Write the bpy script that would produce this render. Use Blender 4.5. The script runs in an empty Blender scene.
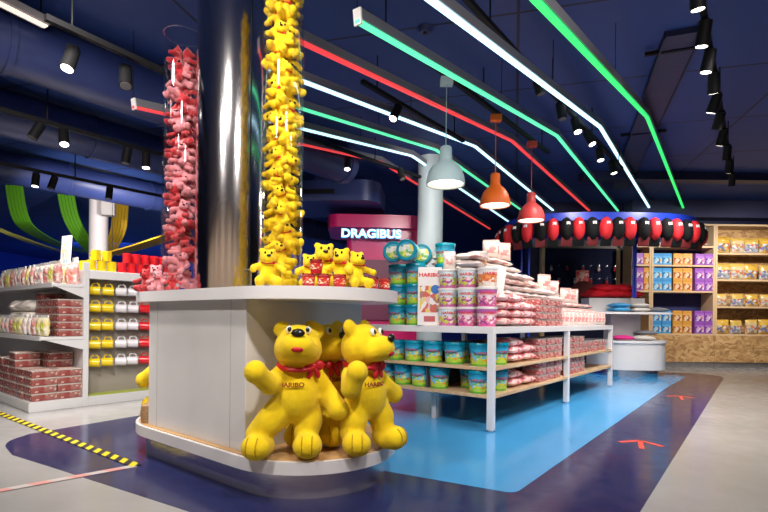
import bpy, bmesh, math, random
from mathutils import Vector, Matrix, Euler
random.seed(7)
PI = math.pi
C = bpy.context.scene.collection
R = random.uniform

# ------------------------------------------------------------------ camera
EYE, FL, HZ, ROLL = .82, 489.0, 319.0, .011
cd = bpy.data.cameras.new('camera'); cam = bpy.data.objects.new('camera', cd); C.objects.link(cam)
cd.sensor_width = 36; cd.lens = FL / 768 * 36; cd.shift_y = (HZ - 256) / 768; cd.clip_start = .05
cam.matrix_world = Matrix.Translation((0, 0, EYE)) @ Matrix.Rotation(PI/2, 4, 'X') @ Matrix.Rotation(ROLL, 4, 'Z')
bpy.context.scene.camera = cam

def ray(px, py):
    dx = (px - 384) / FL; dy = (HZ - py) / FL
    return dx - ROLL * dy, dy + ROLL * dx
def on_z(px, py, z=0.0):          # the place seen at a pixel, at a known height
    x, zz = ray(px, py); s = (z - EYE) / zz
    return Vector((x * s, s, z))
def at_d(px, py, d):              # ... at a known distance
    x, zz = ray(px, py)
    return Vector((x * d, d, EYE + zz * d))

ANG = math.atan2(.782, .624)      # the shop's main axis
U = Vector((.624, .782, 0)); V = Vector((-.782, .624, 0))

# ------------------------------------------------------------------ materials
MATS = {}
def newmat(name):
    m = bpy.data.materials.new(name); m.use_nodes = True
    n = m.node_tree.nodes; b = n['Principled BSDF']
    return m, n, m.node_tree.links, b
def mat(name, col, rough=.5, metal=0, spec=.5, emit=None, es=0, bump=0, bscale=80, sheen=0, coat=0, var=0, vscale=6):
    if name in MATS: return MATS[name]
    m, n, l, b = newmat(name)
    b.inputs['Base Color'].default_value = (*col, 1); b.inputs['Roughness'].default_value = rough
    b.inputs['Metallic'].default_value = metal; b.inputs['Specular IOR Level'].default_value = spec
    b.inputs['Sheen Weight'].default_value = sheen; b.inputs['Coat Weight'].default_value = coat
    if emit: b.inputs['Emission Color'].default_value = (*emit, 1); b.inputs['Emission Strength'].default_value = es
    tc = n.new('ShaderNodeTexCoord')
    if bump:
        t = n.new('ShaderNodeTexNoise'); t.inputs['Scale'].default_value = bscale; t.inputs['Detail'].default_value = 4
        l.new(tc.outputs['Object'], t.inputs['Vector'])
        bp = n.new('ShaderNodeBump'); bp.inputs['Strength'].default_value = bump; bp.inputs['Distance'].default_value = .01
        l.new(t.outputs['Fac'], bp.inputs['Height']); l.new(bp.outputs['Normal'], b.inputs['Normal'])
    if var:
        t = n.new('ShaderNodeTexNoise'); t.inputs['Scale'].default_value = vscale; t.inputs['Detail'].default_value = 5
        l.new(tc.outputs['Object'], t.inputs['Vector'])
        r = n.new('ShaderNodeMapRange'); r.inputs[1].default_value = .3; r.inputs[2].default_value = .7
        r.inputs[3].default_value = 1 - var; r.inputs[4].default_value = 1 + var
        l.new(t.outputs['Fac'], r.inputs[0])
        mx = n.new('ShaderNodeVectorMath'); mx.operation = 'SCALE'; mx.inputs[0].default_value = col
        l.new(r.outputs[0], mx.inputs['Scale']); l.new(mx.outputs[0], b.inputs['Base Color'])
    MATS[name] = m; return m
def candy(name, cols, scale=40, rough=.25, film=None, famt=.3):
    """many small sweets seen through a clear wrap: cells of a few colours"""
    if name in MATS: return MATS[name]
    m, n, l, b = newmat(name)
    tc = n.new('ShaderNodeTexCoord'); v = n.new('ShaderNodeTexVoronoi'); v.inputs['Scale'].default_value = scale
    l.new(tc.outputs['Object'], v.inputs['Vector'])
    sp = n.new('ShaderNodeSeparateColor'); l.new(v.outputs['Color'], sp.inputs[0])
    r = n.new('ShaderNodeValToRGB'); r.color_ramp.interpolation = 'CONSTANT'
    e = r.color_ramp.elements
    for i, c in enumerate(cols):
        q = e[i] if i < 2 else e.new(0)
        q.position = i / len(cols)
    for i, c in enumerate(cols): e[i].color = (*c, 1)
    l.new(sp.outputs[0], r.inputs[0])
    out = r.outputs[0]
    if film:
        t = n.new('ShaderNodeTexNoise'); t.inputs['Scale'].default_value = 14; l.new(tc.outputs['Object'], t.inputs['Vector'])
        q = n.new('ShaderNodeMapRange'); q.inputs[1].default_value = .4; q.inputs[2].default_value = .62
        q.inputs[3].default_value = famt * .4; q.inputs[4].default_value = min(1, famt * 1.6); l.new(t.outputs['Fac'], q.inputs[0])
        mx = n.new('ShaderNodeMix'); mx.data_type = 'RGBA'; l.new(q.outputs[0], mx.inputs[0])
        l.new(out, mx.inputs[6]); mx.inputs[7].default_value = (*film, 1); out = mx.outputs[2]
    l.new(out, b.inputs['Base Color'])
    b.inputs['Roughness'].default_value = rough
    bp = n.new('ShaderNodeBump'); bp.inputs['Strength'].default_value = .4; bp.inputs['Distance'].default_value = .006
    l.new(v.outputs['Distance'], bp.inputs['Height']); l.new(bp.outputs['Normal'], b.inputs['Normal'])
    MATS[name] = m; return m
def printed(name, bands, blobs=(), b0=.2, b1=.7, scale=9, thr=.5, rough=.3, axis=2):
    """printed packaging: plain bands up the pack and a zone of coloured printed shapes"""
    if name in MATS: return MATS[name]
    m, n, l, b = newmat(name)
    tc = n.new('ShaderNodeTexCoord'); sx = n.new('ShaderNodeSeparateXYZ'); l.new(tc.outputs['Generated'], sx.inputs[0])
    r = n.new('ShaderNodeValToRGB'); r.color_ramp.interpolation = 'CONSTANT'; e = r.color_ramp.elements
    for i, (p, c) in enumerate(bands):
        q = e[i] if i < 2 else e.new(1)
        q.position = p
    for i, (p, c) in enumerate(bands): e[i].color = (*c, 1)
    wob = n.new('ShaderNodeTexNoise'); wob.inputs['Scale'].default_value = 5; l.new(tc.outputs['Generated'], wob.inputs['Vector'])
    ad = n.new('ShaderNodeMath'); ad.operation = 'MULTIPLY_ADD'; l.new(wob.outputs['Fac'], ad.inputs[0]); ad.inputs[1].default_value = .12
    sb = n.new('ShaderNodeMath'); sb.operation = 'SUBTRACT'; l.new(sx.outputs[axis], sb.inputs[0]); sb.inputs[1].default_value = .06
    l.new(sb.outputs[0], ad.inputs[2]); l.new(ad.outputs[0], r.inputs[0])
    out = r.outputs[0]
    if blobs:
        v = n.new('ShaderNodeTexVoronoi'); v.inputs['Scale'].default_value = scale; l.new(tc.outputs['Generated'], v.inputs['Vector'])
        s2 = n.new('ShaderNodeSeparateColor'); l.new(v.outputs['Color'], s2.inputs[0])
        r2 = n.new('ShaderNodeValToRGB'); r2.color_ramp.interpolation = 'CONSTANT'; e2 = r2.color_ramp.elements
        for i, c in enumerate(blobs):
            q = e2[i] if i < 2 else e2.new(1)
            q.position = i / len(blobs)
        for i, c in enumerate(blobs): e2[i].color = (*c, 1)
        l.new(s2.outputs[0], r2.inputs[0])
        g = n.new('ShaderNodeMath'); g.operation = 'GREATER_THAN'; l.new(s2.outputs[1], g.inputs[0]); g.inputs[1].default_value = thr
        g1 = n.new('ShaderNodeMath'); g1.operation = 'GREATER_THAN'; l.new(sx.outputs[axis], g1.inputs[0]); g1.inputs[1].default_value = b0
        g2 = n.new('ShaderNodeMath'); g2.operation = 'LESS_THAN'; l.new(sx.outputs[axis], g2.inputs[0]); g2.inputs[1].default_value = b1
        m1 = n.new('ShaderNodeMath'); m1.operation = 'MULTIPLY'; l.new(g.outputs[0], m1.inputs[0]); l.new(g1.outputs[0], m1.inputs[1])
        m2 = n.new('ShaderNodeMath'); m2.operation = 'MULTIPLY'; l.new(m1.outputs[0], m2.inputs[0]); l.new(g2.outputs[0], m2.inputs[1])
        mx = n.new('ShaderNodeMix'); mx.data_type = 'RGBA'; l.new(m2.outputs[0], mx.inputs[0])
        l.new(out, mx.inputs[6]); l.new(r2.outputs[0], mx.inputs[7]); out = mx.outputs[2]
    l.new(out, b.inputs['Base Color']); b.inputs['Roughness'].default_value = rough
    MATS[name] = m; return m
def stripes(name, c1, c2, period, diag=0, rough=.5):
    if name in MATS: return MATS[name]
    m, n, l, b = newmat(name)
    tc = n.new('ShaderNodeTexCoord'); sx = n.new('ShaderNodeSeparateXYZ'); l.new(tc.outputs['Object'], sx.inputs[0])
    a = n.new('ShaderNodeMath'); a.operation = 'MULTIPLY_ADD'; l.new(sx.outputs[1], a.inputs[0]); a.inputs[1].default_value = diag; l.new(sx.outputs[0], a.inputs[2])
    d = n.new('ShaderNodeMath'); d.operation = 'DIVIDE'; l.new(a.outputs[0], d.inputs[0]); d.inputs[1].default_value = period
    f = n.new('ShaderNodeMath'); f.operation = 'FRACT'; l.new(d.outputs[0], f.inputs[0])
    g = n.new('ShaderNodeMath'); g.operation = 'GREATER_THAN'; l.new(f.outputs[0], g.inputs[0]); g.inputs[1].default_value = .5
    mx = n.new('ShaderNodeMix'); mx.data_type = 'RGBA'; l.new(g.outputs[0], mx.inputs[0])
    mx.inputs[6].default_value = (*c1, 1); mx.inputs[7].default_value = (*c2, 1); l.new(mx.outputs[2], b.inputs['Base Color'])
    b.inputs['Roughness'].default_value = rough
    MATS[name] = m; return m
def clear(name, tint=(1, 1, 1), gl=.5, rough=.03, op=0.0):
    """thin clear plastic: see-through with a sheen that grows at glancing angles"""
    if name in MATS: return MATS[name]
    m, n, l, b = newmat(name); o = n['Material Output']; n.remove(b)
    t = n.new('ShaderNodeBsdfTransparent'); t.inputs[0].default_value = (*tint, 1)
    g = n.new('ShaderNodeBsdfGlossy'); g.inputs['Roughness'].default_value = rough; g.inputs[0].default_value = (1, 1, 1, 1)
    w = n.new('ShaderNodeLayerWeight'); w.inputs['Blend'].default_value = .35
    k = n.new('ShaderNodeMath'); k.operation = 'MULTIPLY_ADD'; l.new(w.outputs['Fresnel'], k.inputs[0]); k.inputs[1].default_value = gl; k.inputs[2].default_value = op
    mx = n.new('ShaderNodeMixShader'); l.new(k.outputs[0], mx.inputs[0]); l.new(t.outputs[0], mx.inputs[1]); l.new(g.outputs[0], mx.inputs[2])
    l.new(mx.outputs[0], o.inputs['Surface'])
    MATS[name] = m; return m
def osb():
    m, n, l, b = newmat('strand_board')
    tc = n.new('ShaderNodeTexCoord'); mp = n.new('ShaderNodeMapping'); mp.inputs['Scale'].default_value = (14, 14, 26)
    l.new(tc.outputs['Object'], mp.inputs['Vector'])
    ns = n.new('ShaderNodeTexNoise'); ns.inputs['Scale'].default_value = 3; l.new(tc.outputs['Object'], ns.inputs['Vector'])
    ad = n.new('ShaderNodeVectorMath'); ad.operation = 'MULTIPLY_ADD'; ad.inputs[1].default_value = (7, 7, 7)
    l.new(ns.outputs['Color'], ad.inputs[0]); l.new(mp.outputs[0], ad.inputs[2])
    v = n.new('ShaderNodeTexVoronoi'); v.inputs['Scale'].default_value = 1; l.new(ad.outputs[0], v.inputs['Vector'])
    s = n.new('ShaderNodeSeparateColor'); l.new(v.outputs['Color'], s.inputs[0])
    r = n.new('ShaderNodeValToRGB'); e = r.color_ramp.elements
    e[0].color = (.30, .16, .06, 1); e[1].color = (.62, .40, .18, 1); q = e.new(.45); q.color = (.45, .26, .10, 1)
    l.new(s.outputs[0], r.inputs[0]); l.new(r.outputs[0], b.inputs['Base Color']); b.inputs['Roughness'].default_value = .6
    return m
def wood(name, c1, c2, sc=(3, 40, 40), rough=.45):
    if name in MATS: return MATS[name]
    m, n, l, b = newmat(name)
    tc = n.new('ShaderNodeTexCoord'); mp = n.new('ShaderNodeMapping'); mp.inputs['Scale'].default_value = sc
    l.new(tc.outputs['Object'], mp.inputs['Vector'])
    t = n.new('ShaderNodeTexNoise'); t.inputs['Scale'].default_value = 1; t.inputs['Detail'].default_value = 4; l.new(mp.outputs[0], t.inputs['Vector'])
    r = n.new('ShaderNodeValToRGB'); e = r.color_ramp.elements; e[0].position = .3; e[1].position = .7
    e[0].color = (*c1, 1); e[1].color = (*c2, 1); l.new(t.outputs['Fac'], r.inputs[0]); l.new(r.outputs[0], b.inputs['Base Color'])
    b.inputs['Roughness'].default_value = rough
    MATS[name] = m; return m
def steel(name='brushed_steel', r0=.16, bmp=.03, met=1):
    m, n, l, b = newmat(name)
    tc = n.new('ShaderNodeTexCoord'); mp = n.new('ShaderNodeMapping'); mp.inputs['Scale'].default_value = (60, 60, 1.2)
    l.new(tc.outputs['Object'], mp.inputs['Vector'])
    t = n.new('ShaderNodeTexNoise'); t.inputs['Scale'].default_value = 4; t.inputs['Detail'].default_value = 3; l.new(mp.outputs[0], t.inputs['Vector'])
    r = n.new('ShaderNodeMapRange'); r.inputs[3].default_value = r0; r.inputs[4].default_value = r0*1.4; l.new(t.outputs['Fac'], r.inputs[0])
    l.new(r.outputs[0], b.inputs['Roughness'])
    bp = n.new('ShaderNodeBump'); bp.inputs['Strength'].default_value = bmp; bp.inputs['Distance'].default_value = .02
    l.new(t.outputs['Fac'], bp.inputs['Height']); l.new(bp.outputs['Normal'], b.inputs['Normal'])
    b.inputs['Base Color'].default_value = (.74, .72, .72, 1); b.inputs['Metallic'].default_value = met
    return m
def floormat(name, col, rough=.18, var=.12):
    m, n, l, b = newmat(name)
    tc = n.new('ShaderNodeTexCoord')
    t = n.new('ShaderNodeTexNoise'); t.inputs['Scale'].default_value = 1.3; t.inputs['Detail'].default_value = 7; l.new(tc.outputs['Object'], t.inputs['Vector'])
    r = n.new('ShaderNodeMapRange'); r.inputs[1].default_value = .3; r.inputs[2].default_value = .7; r.inputs[3].default_value = 1 - var; r.inputs[4].default_value = 1 + var
    l.new(t.outputs['Fac'], r.inputs[0])
    s = n.new('ShaderNodeVectorMath'); s.operation = 'SCALE'; s.inputs[0].default_value = col; l.new(r.outputs[0], s.inputs['Scale']); l.new(s.outputs[0], b.inputs['Base Color'])
    t2 = n.new('ShaderNodeTexNoise'); t2.inputs['Scale'].default_value = 9; t2.inputs['Detail'].default_value = 5; l.new(tc.outputs['Object'], t2.inputs['Vector'])
    r2 = n.new('ShaderNodeMapRange'); r2.inputs[1].default_value = .35; r2.inputs[2].default_value = .7; r2.inputs[3].default_value = rough * .75; r2.inputs[4].default_value = rough * 1.35
    l.new(t2.outputs['Fac'], r2.inputs[0]); l.new(r2.outputs[0], b.inputs['Roughness'])
    return m
def ceilmat():
    m, n, l, b = newmat('navy_ceiling')
    tc = n.new('ShaderNodeTexCoord'); mp = n.new('ShaderNodeMapping'); mp.inputs['Rotation'].default_value = (0, 0, math.radians(15)); l.new(tc.outputs['Object'], mp.inputs['Vector'])
    br = n.new('ShaderNodeTexBrick'); br.offset = 0; br.inputs['Scale'].default_value = 1; br.inputs['Brick Width'].default_value = 2.4; br.inputs['Row Height'].default_value = 1.25
    br.inputs['Mortar Size'].default_value = .012; br.inputs['Color1'].default_value = (.024, .062, .25, 1); br.inputs['Color2'].default_value = (.022, .057, .23, 1); br.inputs['Mortar'].default_value = (.008, .01, .035, 1)
    l.new(mp.outputs[0], br.inputs['Vector']); l.new(br.outputs['Color'], b.inputs['Base Color']); b.inputs['Roughness'].default_value = .6
    return m

WHITE = mat('white_lacquer', (.74, .73, .74), .28, bump=.02, bscale=30)
CREAM = mat('white_laminate', (.71, .70, .695), .3, var=.03)
LAM = mat('grey_white_metal', (.62, .62, .63), .35)
PLY = wood('pale_plywood', (.55, .36, .19), (.70, .50, .30))
OAK = wood('oak_top', (.42, .24, .10), (.60, .38, .17))
OSB = osb()
STEEL = steel('brushed_steel', .11); STEELP = steel('satin_steel', .2, .09, .86)
BLACK = mat('black_metal', (.007, .007, .008), .6, spec=.2)
DGREY = mat('dark_grey', (.06, .06, .07), .5)
NAVY = mat('navy_paint', (.012, .016, .06), .5, var=.1)
NAVYB = mat('dark_blue_duct', (.020, .033, .125), .42, var=.08)
BLUE = mat('bright_blue', (.012, .04, .42), .35)
ALU = mat('aluminium', (.7, .7, .72), .3, metal=1)
YELP = mat('yellow_plush', (.93, .66, .003), .95, sheen=.10, bump=.5, bscale=280, var=.07, vscale=18)
YELS = mat('yellow_seam', (.55, .34, .0), .9)
REDP = mat('red_plush', (.42, .005, .013), .95, sheen=.4, bump=.5, bscale=120)
PNKP = mat('pink_plush', (.60, .20, .23), .95, sheen=.4, bump=.5, bscale=120)
REDR = mat('red_ribbon', (.55, .008, .02), .45)
BLK = mat('black_gloss', (.01, .01, .01), .15)
WHT = mat('plain_white', (.85, .85, .85), .4)
LIDC = mat('teal_plastic', (.0, .22, .34), .22)
ACR = clear('clear_acrylic', gl=.28)
FILM = clear('clear_wrap', gl=.9, rough=.12, op=.06)

# ------------------------------------------------------------------ geometry helpers
class M:
    def __init__(s): s.bm = bmesh.new()
    def _mv(s, vs, mtx):
        if mtx is not None: bmesh.ops.transform(s.bm, matrix=mtx, verts=vs)
    def box(s, x0, x1, y0, y1, z0, z1, bev=0, mtx=None, seg=2):
        r = bmesh.ops.create_cube(s.bm, size=1); vs = r['verts']
        bmesh.ops.transform(s.bm, matrix=Matrix.Translation(((x0+x1)/2, (y0+y1)/2, (z0+z1)/2)) @ Matrix.Diagonal((x1-x0, y1-y0, z1-z0, 1)), verts=vs)
        if bev:
            es = list({e for v in vs for e in v.link_edges})
            q = bmesh.ops.bevel(s.bm, geom=es, offset=bev, segments=seg, affect='EDGES', profile=.6)
            vs = list({v for f in q['faces'] for v in f.verts} | {v for v in vs if v.is_valid})
        s._mv(vs, mtx); return s
    def bar(s, p, q, w, h, up=(0, 0, 1)):
        p = Vector(p); q = Vector(q); d = q - p; L = d.length; x = d / L; y = Vector(up).cross(x)
        if y.length < 1e-4: y = Vector((0, 1, 0))
        y.normalize(); z = x.cross(y)
        m = Matrix((x, y, z)).transposed().to_4x4(); m.translation = (p + q) / 2
        r = bmesh.ops.create_cube(s.bm, size=1)
        bmesh.ops.transform(s.bm, matrix=m @ Matrix.Diagonal((L, w, h, 1)), verts=r['verts']); return s
    def cyl(s, p, q, r0, r1=None, seg=16, caps=True):
        p = Vector(p); q = Vector(q); d = q - p
        r = bmesh.ops.create_cone(s.bm, cap_ends=caps, segments=seg, radius1=r0, radius2=r0 if r1 is None else r1, depth=d.length)
        m = d.to_track_quat('Z', 'Y').to_matrix().to_4x4(); m.translation = (p + q) / 2
        bmesh.ops.transform(s.bm, matrix=m, verts=r['verts']); return s
    def ell(s, c, rad, rot=None, u=16, v=10):
        r = bmesh.ops.create_uvsphere(s.bm, u_segments=u, v_segments=v, radius=1)
        m = Matrix.Translation(c) @ (Euler(rot).to_matrix().to_4x4() if rot else Matrix()) @ Matrix.Diagonal((*rad, 1))
        bmesh.ops.transform(s.bm, matrix=m, verts=r['verts']); return s
    def lathe(s, prof, seg=24, mtx=None):
        rings = []; vs = []
        for (r, z) in prof:
            if r < 1e-6: rings.append([s.bm.verts.new((0, 0, z))])
            else: rings.append([s.bm.verts.new((r*math.cos(2*PI*i/seg), r*math.sin(2*PI*i/seg), z)) for i in range(seg)])
        for a, b in zip(rings, rings[1:]):
            for i in range(seg):
                j = (i+1) % seg
                if len(a) == 1 and len(b) > 1: s.bm.faces.new((a[0], b[i], b[j]))
                elif len(b) == 1 and len(a) > 1: s.bm.faces.new((a[i], b[0], a[j]))
                elif len(a) > 1: s.bm.faces.new((a[i], b[i], b[j], a[j]))
        for r in rings: vs += r
        s._mv(vs, mtx); return s
    def prism(s, poly, z0, z1):
        a = [s.bm.verts.new((x, y, z0)) for x, y in poly]; b = [s.bm.verts.new((x, y, z1)) for x, y in poly]
        s.bm.faces.new(a[::-1]); s.bm.faces.new(b); k = len(poly)
        for i in range(k): s.bm.faces.new((a[i], a[(i+1) % k], b[(i+1) % k], b[i]))
        bmesh.ops.recalc_face_normals(s.bm, faces=s.bm.faces[:]); return s
    def tube(s, pts, r, seg=8, closed=False, flat=None):
        pts = [Vector(p) for p in pts]; k = len(pts); rings = []
        for i, p in enumerate(pts):
            a = pts[i-1] if (i or closed) else p; b = pts[(i+1) % k] if (i < k-1 or closed) else p
            d = (b - a).normalized(); x = d.cross(Vector((0, 0, 1)))
            if x.length < .05: x = d.cross(Vector((0, 1, 0)))
            x.normalize(); y = x.cross(d)
            rr = r[i] if isinstance(r, (list, tuple)) else r
            fy = flat if flat else 1
            rings.append([s.bm.verts.new(p + x*rr*math.cos(2*PI*j/seg) + y*rr*fy*math.sin(2*PI*j/seg)) for j in range(seg)])
        prs = list(zip(rings, rings[1:])) + ([(rings[-1], rings[0])] if closed else [])
        for a, b in prs:
            for j in range(seg): s.bm.faces.new((a[j], a[(j+1) % seg], b[(j+1) % seg], b[j]))
        if not closed:
            s.bm.faces.new(rings[0][::-1]); s.bm.faces.new(rings[-1])
        bmesh.ops.recalc_face_normals(s.bm, faces=s.bm.faces[:]); return s
    def pillow(s, w, d, h, nx=12, ny=10, wr=.12, seed=0, mtx=None, flat=0.0):
        """sealed bag: thin crimped edges, puffed middle"""
        rn = random.Random(seed); ph = [rn.uniform(0, 6) for _ in range(6)]
        def hh(x, y):
            e = max(0, (1 - abs(x)**3.2)) * max(0, (1 - abs(y)**3.2))
            return (e ** .6) * (1 + wr * (math.sin(5*x+ph[0]) * math.cos(4*y+ph[1]) + .6*math.sin(9*y+ph[2]+4*x)))
        g = {}; vs = []
        for sd in (1, -1):
            for i in range(nx+1):
                for j in range(ny+1):
                    if sd < 0 and (i in (0, nx) or j in (0, ny)): g[sd, i, j] = g[1, i, j]; continue
                    x = 2*i/nx - 1; y = 2*j/ny - 1; t = hh(x, y)
                    pin = 1 - .05 * t
                    z = h/2*t*sd
                    if sd < 0 and flat: z = max(z, -h/2*(1-flat))
                    v = s.bm.verts.new((x*w/2*pin, y*d/2*pin, z)); g[sd, i, j] = v; vs.append(v)
        for sd in (1, -1):
            for i in range(nx):
                for j in range(ny):
                    q = (g[sd, i, j], g[sd, i+1, j], g[sd, i+1, j+1], g[sd, i, j+1])
                    s.bm.faces.new(q if sd > 0 else q[::-1])
        s._mv(vs, mtx); return s
    def mesh(s, name, m, smooth=True, ang=40):
        me = bpy.data.meshes.new(name); s.bm.to_mesh(me); s.bm.free()
        if m: me.materials.append(m)
        if smooth:
            me.polygons.foreach_set('use_smooth', [True]*len(me.polygons))
            try: me.set_sharp_from_angle(angle=math.radians(ang))
            except Exception: pass
        return me

LABELS = {}
def tag(o, label, cat, group=None):
    o['label'] = label; o['category'] = cat
    if group: o['group'] = group
    return o
def link(name, me, parent=None, loc=None, rot=None):
    o = bpy.data.objects.new(name, me); C.objects.link(o)
    if parent: o.parent = parent
    if loc is not None: o.location = loc
    if rot is not None: o.rotation_euler = rot
    return o
def part(name, mb, m, parent, smooth=True, label=None, ang=40, **k):
    me = mb.mesh(name, m, smooth, ang) if isinstance(mb, M) else mb
    o = link(name, me, parent, **k)
    if label: o['label'] = label
    return o
def thing(name, label, cat, loc=(0, 0, 0), rz=0, group=None, rot=None, scale=None):
    o = bpy.data.objects.new(name, None); C.objects.link(o); o.location = loc
    o.rotation_euler = rot if rot else (0, 0, rz); o.empty_display_size = .05
    if scale: o.scale = (scale,)*3
    return tag(o, label, cat, group)
def single(name, mb, m, label, cat, loc=(0, 0, 0), rz=0, group=None, smooth=True, ang=40):
    me = mb.mesh(name, m, smooth, ang) if isinstance(mb, M) else mb
    return tag(link(name, me, None, loc, (0, 0, rz)), label, cat, group)
def struct(name, mb, m, smooth=False, parent=None):
    o = link(name, mb.mesh(name, m, smooth), parent)
    if not parent: o['kind'] = 'structure'
    return o
def dup(src, loc, rz=0, label=None, group=None, rot=None, scale=None):
    r = src.copy(); C.objects.link(r); r.location = loc; r.rotation_euler = rot if rot else (0, 0, rz)
    if scale: r.scale = (scale,)*3
    if label: r['label'] = label
    if group: r['group'] = group
    for ch in list(src.children):
        c = ch.copy(); C.objects.link(c); c.parent = r
        for g in list(ch.children):
            d = g.copy(); C.objects.link(d); d.parent = c
    return r
class Maker:
    """build the first one, copy it for every later one"""
    def __init__(s, fn): s.fn = fn; s.first = None
    def __call__(s, loc, rz=0, label='', group=None, rot=None, scale=None):
        if s.first is None:
            s.first = s.fn(); o = s.first; o.location = loc; o.rotation_euler = rot if rot else (0, 0, rz)
            if scale: o.scale = (scale,)*3
            o['label'] = label
            if group: o['group'] = group
            return o
        return dup(s.first, loc, rz, label, group, rot, scale)
ORD = ['first', 'second', 'third', 'fourth', 'fifth', 'sixth', 'seventh', 'eighth', 'ninth', 'tenth', 'eleventh', 'twelfth', 'thirteenth', 'fourteenth', 'fifteenth', 'sixteenth', 'seventeenth', 'eighteenth', 'nineteenth', 'twentieth']
def layer(k, n):
    return 'only one' if n == 1 else 'bottom' if k == 0 else 'top' if k == n-1 else ORD[k] + ' from bottom'

def textmesh(txt, size, ext=.002, off=0.0, bend=None, m=None, wide=1.0, name='lettering', res=3):
    cu = bpy.data.curves.new('t', 'FONT'); cu.body = txt; cu.size = size; cu.extrude = ext; cu.offset = off
    cu.align_x = 'CENTER'; cu.align_y = 'CENTER'; cu.resolution_u = res
    o = bpy.data.objects.new('t', cu); C.objects.link(o)
    dg = bpy.context.evaluated_depsgraph_get(); dg.update()
    me = bpy.data.meshes.new_from_object(o.evaluated_get(dg)); me.name = name
    bpy.data.objects.remove(o); bpy.data.curves.remove(cu)
    for v in me.vertices:           # stand it up facing -y
        x, y, z = v.co; x *= wide
        if bend:
            a = x / bend; rr = bend + z
            v.co = (rr*math.sin(a), -rr*math.cos(a), y)
        else: v.co = (x, -z, y)
    me.materials.clear(); me.materials.append(m); return me
def remesh(mb, voxel, m, name, it=4):
    me = bpy.data.meshes.new('tmp'); mb.bm.to_mesh(me); mb.bm.free()
    o = bpy.data.objects.new('tmp', me); C.objects.link(o)
    r = o.modifiers.new('r', 'REMESH'); r.mode = 'VOXEL'; r.voxel_size = voxel
    s = o.modifiers.new('s', 'SMOOTH'); s.factor = .5; s.iterations = it
    dg = bpy.context.evaluated_depsgraph_get(); dg.update()
    out = bpy.data.meshes.new_from_object(o.evaluated_get(dg)); out.name = name
    bpy.data.objects.remove(o); bpy.data.meshes.remove(me)
    out.materials.clear(); out.materials.append(m)
    out.polygons.foreach_set('use_smooth', [True]*len(out.polygons)); return out
def limb(mb, pts, rs, n=7):
    """tapered chain of overlapping balls"""
    for (p, q, a, b) in zip(pts, pts[1:], rs, rs[1:]):
        p = Vector(p); q = Vector(q)
        for i in range(n+1):
            t = i/n; c = p.lerp(q, t); r = a + (b-a)*t; mb.ell(c, (r, r, r), u=12, v=8)

# ------------------------------------------------------------------ setting
def smoothpoly(pts, n=6, corner=()):
    out = []; k = len(pts)
    for i, p in enumerate(pts):
        if i in corner:
            a = pts[i-1]; b = pts[(i+1) % k]; r = corner[i]
            pa = p + (a-p).normalized()*min(r, (a-p).length*.49); pb = p + (b-p).normalized()*min(r, (b-p).length*.49)
            for j in range(n+1):
                t = j/n; out.append((1-t)**2*pa + 2*t*(1-t)*p + t*t*pb)
        else: out.append(p)
    return [(q.x, q.y) for q in out]
fl = M(); fl.box(-14, 11, -4.5, 21, -.2, 0)
struct('floor', fl, floormat('grey_resin', (.35, .35, .345), .2))
z0 = on_z
r1, r2 = z0(640, 512), z0(725, 376)
near = r1 - (r2 - r1).normalized()*1.5
nl = z0(190, 512); nl2 = nl + (nl - z0(60, 470)).normalized()*1.2
navy = [near, r2, z0(690, 373), z0(560, 371), z0(300, 385), z0(137, 416), z0(30, 434), z0(2, 443), z0(12, 455), z0(60, 470), nl, nl2]
fn = M(); fn.prism(smoothpoly(navy, corner={1: .5, 7: .35}), -.01, .0015)
struct('floor_navy_path', fn, floormat('navy_resin', (.022, .026, .095), .16, .18))
lb = [z0(515, 494), z0(668, 387), z0(688, 376), z0(610, 373), z0(400, 380), z0(330, 402), z0(330, 459.5), z0(387, 471.7)]
fb = M(); fb.prism(smoothpoly(lb, corner={0: .06, 1: .3, 2: .3}), -.01, .003)
struct('floor_blue_zone', fb, floormat('sky_blue_resin', (.06, .33, .68), .16, .06))
CZ = 3.1
ce = M(); ce.box(-14, 11, -4.5, 21, CZ, CZ+.2); struct('ceiling', ce, ceilmat())
w = M(); w.box(-14, 11, 20.8, 21, 0, CZ); struct('wall_back', w, mat('blue_wall', (.02, .05, .28), .5))
w = M(); w.box(-14, -13.8, -4.5, 21, 0, CZ); struct('wall_left', w, mat('blue_wall', (.02, .05, .28), .5))
w = M(); w.box(10.8, 11, -4.5, 21, 0, CZ); struct('wall_right', w, NAVY)
w = M(); w.box(-14, 11, -4.5, -4.3, 0, CZ); struct('wall_front', w, mat('pale_wall', (.62, .50, .40), .6))
w = M(); w.box(2.75, 10.8, 9.42, 9.6, 0, CZ); struct('wall_partition', w, NAVY)
w = M(); w.box(4.6, 10.8, 9.1, 9.42, 2.78, CZ); struct('trim_1', w, mat('dusk_blue', (.05, .055, .13), .6))

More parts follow.
